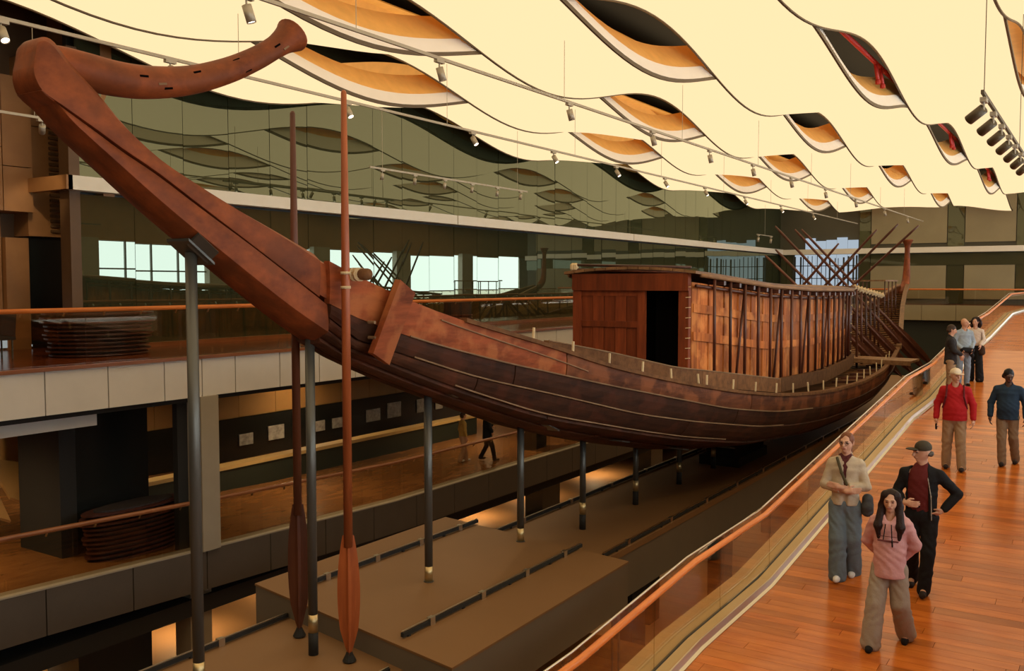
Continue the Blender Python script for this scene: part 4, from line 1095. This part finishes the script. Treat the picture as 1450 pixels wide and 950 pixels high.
    F.cone(HL((0, -.022, -.045)), HL((0, -.05, -.085)), .058, .030, .03)
    F.ell(HL((0, -.045, -.01)), (.058, .045, .07), .02)
    F.cone(HL((0, -.092, .012)), HL((0, -.112, -.026)), .010, .0155, .012)          # nose
    F.cone(HL((-.034, -.083, .022)), HL((.034, -.083, .022)), .014, .014, .02)     # brow ridge
    F.cone(HL((-.016, -.086, -.055)), HL((.016, -.086, -.055)), .011, .011, .012)  # lips
    for sg in (-1, 1):
        F.ell(HL((sg * .031, -.092, .006)), (.015, .012, .009), .01, True)         # eye socket
        F.cone(HL((sg * .078, .012, .018)), HL((sg * .077, .012, -.022)), .013, .009, .006)   # ear
    F.build('body', skin, P)
    def small(name, mat, prims, h=.004):
        pts = np.array([p for pr in prims for p in pr[:2]]); rr = max(pr[2] for pr in prims) + .01
        G = Field(pts.min(0) - rr, pts.max(0) + rr, h)
        for a, b, r in prims: G.cone(a, b, r, r, .004)
        return G.build(name, mat, P)
    hs = .004 if near else .006
    for sg in (-1, 1):
        small('eye', EYE, [(HL((sg * .031 - .007, -.083, .007)), HL((sg * .031 + .007, -.083, .007)), .0062)], hs)
        small('eyebrow', look.get('brow_mat', BROW), [(HL((sg * .016, -.096, .03)), HL((sg * .046, -.088, .031)), .0048)], hs)
    small('mouth', LIP, [(HL((-.018, -.092, -.056)), HL((.018, -.092, -.056)), .0062)], hs)
    # --- trousers
    tr = look['trousers']; w0, w1, w2 = look.get('leg_w', (.098, .078, .068))
    F = Field((-.40, -.45, .0), (.40, .45, 1.06), hc)
    F.cone(J['hip'] + V3(0, 0, .06), J['hip'] - V3(0, 0, .03), .135, .145, .03, fy=.72)
    for sd in 'LR':
        F.cone(J['hip'] - V3(0, 0, .03), J['hp' + sd] - V3(0, 0, .03), .10, .098, .04)
        F.cone(J['hp' + sd] - V3(0, 0, .03), J['kn' + sd], w0, w1, .02)
        F.cone(J['kn' + sd], J['an' + sd] - V3(0, 0, look.get('hem', .03)), w1, w2, .02)
    F.folds(.005, 55, 6, len(label) % 7)
    F.plane_cut(1.04)
    F.build('trousers', cloth(*tr), P)
    # --- shoes
    for sd in 'LR':
        a = J['an' + sd]; yw = pose.get('toe' + sd, 0); dv = V3(math.sin(yw), -math.cos(yw), 0); tip = pose.get('heel' + sd, 0)
        F = Field(a + V3(-.22, -.25, -.12), a + V3(.22, .22, .12), hc * .8)
        heel = a + V3(0, 0, -.045) - dv * .035; toe = a + dv * .145 + V3(0, 0, -.052 - tip)
        F.cone(heel, toe, .04, .033, .02); F.cone(a, heel + dv * .05, .042, .04, .02); F.cone(toe - dv * .05, toe - dv * .01, .038, .03, .02)
        F.plane_cut(a[2] - .085 - max(0, tip), False)
        F.build('shoe', cloth(*look['shoes']), P)
    # --- upper garment
    tp = look['top']; hem = look.get('top_hem', .90); aw = look.get('arm_w', (.064, .055, .046)); bl = look.get('bulk', 1.0)
    F = Field((-.62, -.5, hem - .10), (.62, .5, 1.60), hc)
    F.cone(J['hip'] + V3(0, 0, hem - .93 - .15), J['chest'] - V3(0, 0, .14), .182 * fat * max(bl, 1), .160 * fat * bl, .04, fy=look.get('fy', .78))
    if look.get('belly'): F.ell(V3(0, -.055, 1.06), (.15 * fat, .11 * fat, .16), .06)
    F.cone(J['chest'] - V3(0, 0, .12), J['chest'] + V3(0, 0, .03), .158 * fat * bl, .165 * bl, .04, fy=.70)
    F.cone(J['chest'] + V3(0, 0, .04), J['neck'] - V3(0, 0, .08), .15 * bl, .09, .05, fy=.68)
    for sd in 'LR':
        F.cone(J['neck'] - V3(0, 0, .05), J['sh' + sd], .056, .066 * bl, .06)
        F.cone(J['sh' + sd], J['el' + sd], aw[0] * bl, aw[1] * bl, .025)
        if look.get('sleeve', 1) >= 1: F.cone(J['el' + sd], J['wr' + sd] + (J['el' + sd] - J['wr' + sd]) * .06, aw[1] * bl, aw[2] * bl, .02)
    if look.get('hood'):
        F.cone(V3(-.08, .06, 1.47) + lean, V3(.08, .06, 1.47) + lean, .06, .06, .04); F.cone(V3(-.075, -.02, 1.46) + lean, V3(-.03, -.09, 1.36) + lean, .035, .03, .03); F.cone(V3(.075, -.02, 1.46) + lean, V3(.03, -.09, 1.36) + lean, .035, .03, .03)
    elif look.get('collar'): F.cone(J['neck'] - V3(0, 0, .06), J['neck'] + V3(0, .005, .015), .078, .07, .02)
    F.folds(look.get('fold', .004), 26, 22, len(label) % 5 + 1)
    F.plane_cut(hem, False)
    F.cone(J['neck'] + V3(0, -.03, -.02), J['neck'] + V3(0, .0, .2), .058, .07, .01, cut=True)
    if look.get('open'):   # open front showing the shirt below
        wv = look['open']; c = J['chest']
        F.cone(c + V3(look.get('open_x', 0), -.26, .18), V3(look.get('open_x', 0), -.30, hem - .05), wv, wv * 1.25, .012, cut=True, fy=2.6)
    F.build('jacket' if look.get('open') else 'top', cloth(*tp), P)
    if look.get('shirt'):
        F = Field((-.3, -.3, look.get('shirt_hem', .93)), (.3, .3, 1.5), hc)
        F.cone(J['hip'] + V3(0, 0, .0), J['chest'] - V3(0, 0, .10), .146 * fat, .140 * fat, .04, fy=.70)
        F.cone(J['chest'] - V3(0, 0, .10), J['chest'] + V3(0, 0, .06), .142, .143, .04, fy=.70); F.cone(J['chest'] + V3(0, 0, .05), J['neck'] - V3(0, 0, .03), .143, .085, .05, fy=.70)
        F.plane_cut(look.get('shirt_hem', .93), False)
        F.folds(.003, 30, 20, 2)
        F.build('shirt', cloth(*look['shirt']), P)
    # --- hair / cap
    def headfield(h): return Field(J['head'] - V3(.25, .25, .55), J['head'] + V3(.25, .25, .2), h)
    hr = look.get('hair')
    if hr:
        F = headfield(.006 if near else .01); style = hr[3]
        if style != 'fringe':
            F.ell(HL((0, .026, .032)), (.085, .101, .098), .02)
        if style == 'long':
            for sg in (-1, 1):
                F.cone(HL((sg * .055, .0, .06)), HL((sg * .085, .015, -.06)), .05, .04, .03); F.cone(HL((sg * .085, .015, -.06)), J['head'] + V3(sg * .115, -.075, -.27), .042, .045, .03)
                F.cone(J['head'] + V3(sg * .115, -.075, -.27), J['head'] + V3(sg * .105, -.085, -.40), .045, .018, .03)
            F.cone(HL((0, .06, -.02)), J['head'] + V3(0, .11, -.36), .085, .07, .03)
        elif style == 'curly':
            r2 = np.random.default_rng(3)
            for q in range(60):
                d = r2.normal(size=3); d /= np.linalg.norm(d); d[1] = abs(d[1]) * 1.0 - .15; d[2] = d[2] * .9 - .1
                F.ell(HL(tuple(d * np.array((.125, .115, .17)) + (0, .035, -.02))), (.04, .04, .04), .02)
        elif style == 'tied':
            F.ell(HL((0, .115, .02)), (.04, .045, .05), .02); F.cone(HL((0, .13, .0)), HL((.03, .12, -.16)), .03, .012, .02)
        elif style == 'short':
            F.cone(HL((-.05, .06, -.03)), HL((.05, .06, -.03)), .05, .05, .03)
        elif style == 'fringe':
            F.cone(HL((-.066, .04, -.02)), HL((.066, .04, -.02)), .017, .017, .01); F.cone(HL((-.045, .075, -.02)), HL((.045, .075, -.02)), .034, .034, .03)
        # clear the face
        F.ell(HL((0, -.085, -.03)), (.060, .075, .088), .012, True)
        if style in ('long', 'curly', 'tied'): F.cone(HL((.012, -.15, .06)), HL((.012, -.02, .055)), .032, .03, .01, cut=True)
        F.folds(.0022, 120, 16, 1)
        F.build('hair', cloth(hr[0], hr[1], hr[2], .55, 60), P)
    cp_ = look.get('cap')
    if cp_:
        F = headfield(.006 if near else .01)
        F.ell(HL((0, .012, .055)), (.093, .108, .078), .01)
        F.cone(HL((-.3, -.3, .03)), HL((.3, .3, .03)), .001, .001, .001) if False else None
        lo = HL((0, 0, .045))
        F.ell(HL((0, .012, -.045)), (.16, .17, .083), .006, True)
        F.build('cap', cloth(*cp_[:2]), P)
        F = headfield(.005 if near else .009)
        F.ell(HL((0, -.115, .048)), (.075, .075, .012), .006)
        F.build('cap_brim', cloth(*(cp_[2] if len(cp_) > 2 else cp_[:2])), P)
    if look.get('glasses'):
        pr = []
        for sg in (-1, 1):
            c = [HL((sg * .031 + .021 * math.cos(a), -.100 + .004 * abs(math.cos(a)), .004 + .016 * math.sin(a))) for a in np.linspace(0, 2 * math.pi, 9)]
            pr += [(c[i], c[i + 1], .0028) for i in range(8)] + [(HL((sg * .052, -.098, .01)), HL((sg * .078, .0, .016)), .0026)]
        pr.append((HL((-.01, -.102, .008)), HL((.01, -.102, .008)), .0028))
        small('glasses', EYE, pr, .0035)
    if look.get('beard'):
        F = headfield(.007); F.cone(HL((0, -.028, -.062)), HL((0, -.054, -.092)), .056, .032, .02); F.ell(HL((0, -.13, -.052)), (.035, .03, .022), .01, True); F.plane_cut(J['head'][2] - .035)
        F.build('beard', cloth('beard_dark', (.02, .013, .01)), P)
    for nm, mat, pr in look.get('extra', ()):
        pts = np.array([p for q in pr for p in q[:2]]); rr = max(q[2] for q in pr) * 1.3 + .02
        G = Field(pts.min(0) - rr, pts.max(0) + rr, .007 if near else .01)
        for q in pr: G.cone(q[0], q[1], q[2], q[3] if len(q) > 3 else q[2], .012, fy=q[4] if len(q) > 4 else 1)
        G.build(nm, cloth(*mat), P)
    return P
KH = ('khaki_cloth', (.30, .19, .105)); BLK = ('black_cloth', (.010, .009, .009)); JEAN = ('blue_denim', (.135, .175, .20))
DKSHOE = ('dark_shoe', (.025, .016, .012))
# --- three walking towards the viewer in front
person('woman in cream jacket with folded arms, blue wide jeans and grey shoulder bag', (-2.55, 11.21, rz(11.21)), .12, 1.74,
       dict(elL=(.235, -.03, 1.13), wrL=(-.02, -.20, 1.13), hdL=(-.115, -.205, 1.15), palmL=(0, 1, 0), elR=(-.235, -.03, 1.12), wrR=(.03, -.205, 1.09), hdR=(.12, -.19, 1.10), palmR=(0, 1, 0), curlL=.2, curlR=.2,
            knL=(.09, .0, .49), anL=(.085, .14, .10), heelL=.01, knR=(-.07, -.09, .49), anR=(-.06, -.10, .085), head_yaw=-.18),
       dict(top=('cream_jacket', (.50, .40, .28)), top_hem=.90, fy=.9, open=.06, shirt=('burgundy_print', (.085, .02, .02), .9), shirt_hem=.86, trousers=JEAN, leg_w=(.105, .098, .105), hem=.035, shoes=('white_shoe', (.72, .70, .68)),
            hair=('auburn_hair', (.17, .055, .022), .25, 'tied'), glasses=True, collar=True, shoulder=.16, bulk=.98, fat=.95,
            extra=[('bag_strap', ('olive_strap', (.075, .06, .03)), [((-.09, -.10, 1.46), (-.03, -.165, 1.30), .017), ((-.03, -.165, 1.30), (.03, -.185, 1.17), .017)]),
                   ('shoulder_bag', ('grey_bag', (.06, .06, .06)), [((.25, .0, .98), (.25, .0, .84), .062, .07, 1.5), ((.25, -.06, .90), (.25, .06, .90), .065)])]))
person('girl in pink hoodie and grey wide trousers with long dark hair', (-1.72, 9.45, rz(9.45)), .05, 1.55,
       dict(elL=(.245, .10, 1.14), wrL=(.10, .19, .96), hdL=(.0, .20, .93), elR=(-.245, .10, 1.14), wrR=(-.10, .20, .95), hdR=(0, .22, .92),
            knR=(-.12, -.13, .49), anR=(-.15, -.20, .09), knL=(.12, -.02, .50), anL=(.16, .24, .12), heelL=.03, head_pitch=.10, head_yaw=.0),
       dict(top=('pink_hoodie', (.58, .30, .29)), top_hem=.80, hood=True, bulk=1.02, fy=.98, trousers=('grey_trousers', (.33, .27, .21)), leg_w=(.105, .10, .108), hem=.02, shoes=('black_shoe', (.012, .01, .01)),
            hair=('dark_hair', (.022, .010, .008), .3, 'long'), shoulder=.165, arm_w=(.072, .064, .056), fold=.006,
            extra=[('drawstring', BLK, [((-.03, -.155, 1.40), (-.045, -.185, 1.24), .007), ((.03, -.155, 1.40), (.045, -.185, 1.22), .007), ((.045, -.185, 1.22), (.05, -.19, 1.17), .009)]),
                   ('print_band', ('maroon_print', (.16, .05, .05)), [((-.10, -.158, 1.22), (.10, -.158, 1.22), .011), ((-.09, -.158, 1.27), (.09, -.158, 1.27), .006)])]))
person('man in black jacket, dark red shirt and cap with one hand on hip', (-1.71, 11.18, rz(11.18)), .05, 1.72,
       dict(elL=(.37, .08, 1.17), wrL=(.235, -.02, .99), hdL=(.17, -.05, .95), palmL=(-1, 0, 0), elR=(-.27, .03, 1.14), wrR=(-.16, -.18, 1.06), hdR=(-.06, -.21, 1.06), palmR=(0, 1, 0), curlR=.6,
            knR=(-.09, -.03, .50), anR=(-.10, .20, .12), heelR=.03, knL=(.09, -.09, .49), anL=(.06, -.12, .085), head_yaw=-1.0, head_pitch=.08),
       dict(top=('black_jacket', (.011, .010, .010)), top_hem=.84, open=.125, open_x=-.04, shirt=('dark_red_shirt', (.115, .016, .014)), shirt_hem=.90, trousers=BLK, leg_w=(.10, .08, .072), shoes=DKSHOE, collar=True, bulk=1.0, belly=False,
            hair=('grey_hair', (.09, .075, .06), .3, 'fringe'), cap=('olive_cap', (.052, .042, .026)), shoulder=.185,
            extra=[('zip_edge', ('zip_grey', (.40, .36, .30)), [((.075, -.135, 1.36), (.115, -.15, 1.15), .006), ((.115, -.15, 1.15), (.125, -.14, .88), .006)])]))
# --- pair further up
person('man in bright red sweater, khaki trousers and white cap', (-2.05, 16.48, rz(16.48)), .1, 1.65,
       dict(elL=(.28, .03, 1.14), wrL=(.29, -.04, .89), elR=(-.28, .03, 1.14), wrR=(-.29, -.05, .89), knL=(.10, -.08, .49), anL=(.13, -.12, .085), knR=(-.11, .02, .49), anR=(-.12, .06, .09), head_yaw=.55, head_pitch=.12),
       dict(top=('red_sweater', (.38, .012, .014)), top_hem=.86, trousers=KH, leg_w=(.105, .083, .075), shoes=DKSHOE, fat=1.08, belly=True, collar=True, shoulder=.19, bulk=1.06,
            hair=('light_hair', (.30, .22, .15), .2, 'fringe'), cap=('white_cap', (.68, .55, .40)),
            extra=[('backpack_strap', ('dark_strap', (.11, .012, .014)), [((-.13, -.02, 1.47), (-.14, -.16, 1.28), .016), ((-.14, -.16, 1.28), (-.19, -.07, 1.08), .016)]),
                   ('backpack_strap', ('dark_strap', (.11, .012, .014)), [((.13, -.02, 1.47), (.14, -.16, 1.28), .016), ((.14, -.16, 1.28), (.19, -.07, 1.08), .016)]),
                   ('phone', BLK, [((-.285, -.10, .78), (-.285, -.07, .70), .018)])]))
person('man in navy blue pullover and khaki trousers looking down', (-1.33, 17.06, rz(17.06)), -.02, 1.58,
       dict(elL=(.28, .03, 1.13), wrL=(.29, -.04, .89), elR=(-.28, .03, 1.13), wrR=(-.28, -.06, .89), knL=(.10, .0, .50), anL=(.13, .16, .12), heelL=.02, knR=(-.08, -.10, .49), anR=(-.06, -.13, .085), head_yaw=.35, head_pitch=.35),
       dict(top=('navy_pullover', (.018, .035, .058)), top_hem=.84, trousers=('khaki_dark', (.22, .145, .085)), leg_w=(.10, .08, .072), shoes=DKSHOE, collar=True, shoulder=.19, bulk=1.08, belly=True, dark=True,
            hair=('black_hair', (.008, .006, .005), .2, 'short'), beard=True))
# --- group of three by the rail
person('man in dark jacket and khaki trousers standing by the ramp rail, back half turned', (-3.03, 23.39, rz(23.39)), 1.75, 1.67,
       dict(elL=(.24, -.05, 1.15), wrL=(.14, -.22, 1.05), elR=(-.24, -.05, 1.15), wrR=(-.14, -.22, 1.05), head_pitch=.3),
       dict(top=('charcoal_jacket', (.022, .019, .018)), top_hem=.80, trousers=KH, leg_w=(.105, .085, .078), shoes=DKSHOE, collar=True, bulk=1.08, hair=('brown_hair', (.045, .025, .015), .2, 'short')), False)
person('bald man in light blue shirt and jeans holding a dark bag', (-2.93, 24.84, rz(24.84)), .5, 1.65,
       dict(elL=(.24, .0, 1.13), wrL=(.12, -.2, 1.0), elR=(-.24, .0, 1.13), wrR=(-.12, -.2, .98), head_yaw=.6),
       dict(top=('light_blue_shirt', (.28, .33, .37)), top_hem=.86, trousers=('pale_denim', (.20, .24, .28)), shoes=DKSHOE, collar=True, belly=True,
            extra=[('camera_bag', BLK, [((-.1, -.2, .95), (.12, -.2, .93), .07), ((.1, -.19, .86), (.14, -.19, .80), .05)])]), False)
person('woman with curly dark hair, white top and black trousers with brown handbag', (-2.77, 25.63, rz(25.63)), -.1, 1.57,
       dict(elL=(.22, .0, 1.14), wrL=(.17, -.17, 1.02), elR=(-.22, .02, 1.14), wrR=(-.1, -.18, 1.05), knL=(.12, -.04, .49), anL=(.15, -.05, .085), head_yaw=-.2),
       dict(top=('white_top', (.60, .48, .38)), top_hem=.98, trousers=BLK, leg_w=(.105, .10, .11), shoes=DKSHOE, hair=('curly_hair', (.016, .007, .006), .3, 'curly'), shoulder=.16,
            extra=[('handbag', ('brown_bag', (.05, .025, .014)), [((.2, -.08, .92), (.2, -.08, .80), .07, .085), ((.17, -.05, 1.38), (.2, -.1, .95), .01)])]), False)
# --- two strollers on the lower gallery
person('person in mustard top and pale trousers walking on the lower gallery', (-17.55, 24.1, zf(24.1)), 2.6, 1.62,
       dict(knL=(.1, -.1, .49), anL=(.1, -.16, .085), anR=(-.1, .16, .11)),
       dict(top=('mustard_top', (.42, .26, .07)), top_hem=.92, trousers=('pale_pink_trousers', (.45, .27, .17)), leg_w=(.10, .085, .085), shoes=('white_shoe', (.7, .68, .66)), hair=('brown_hair', (.045, .025, .015), .2, 'short')), False)
person('person in black coat walking on the lower gallery holding a white leaflet', (-17.0, 24.7, zf(24.7)), 2.5, 1.72,
       dict(elL=(.26, .0, 1.15), wrL=(.2, -.25, 1.15), elR=(-.26, .0, 1.15), wrR=(-.22, -.1, 1.0), knR=(-.1, -.14, .49), anR=(-.12, -.22, .085), anL=(.1, .2, .13)),
       dict(top=('black_coat', (.009, .011, .015)), top_hem=.72, trousers=BLK, shoes=DKSHOE, bulk=1.15, collar=True, hair=('black_hair', (.008, .006, .005), .2, 'short'),
            extra=[('leaflet', ('white_paper', (.75, .72, .66)), [((.16, -.32, 1.22), (.24, -.32, 1.22), .03)])]), False)
person('person in black standing on the lower walkway beside the raised block', (-5.75, 10.2, -6.55), .6, 1.70, {}, dict(top=('black_coat', (.009, .011, .015)), trousers=BLK, shoes=DKSHOE, hair=('black_hair', (.008, .006, .005), .2, 'short')), False)
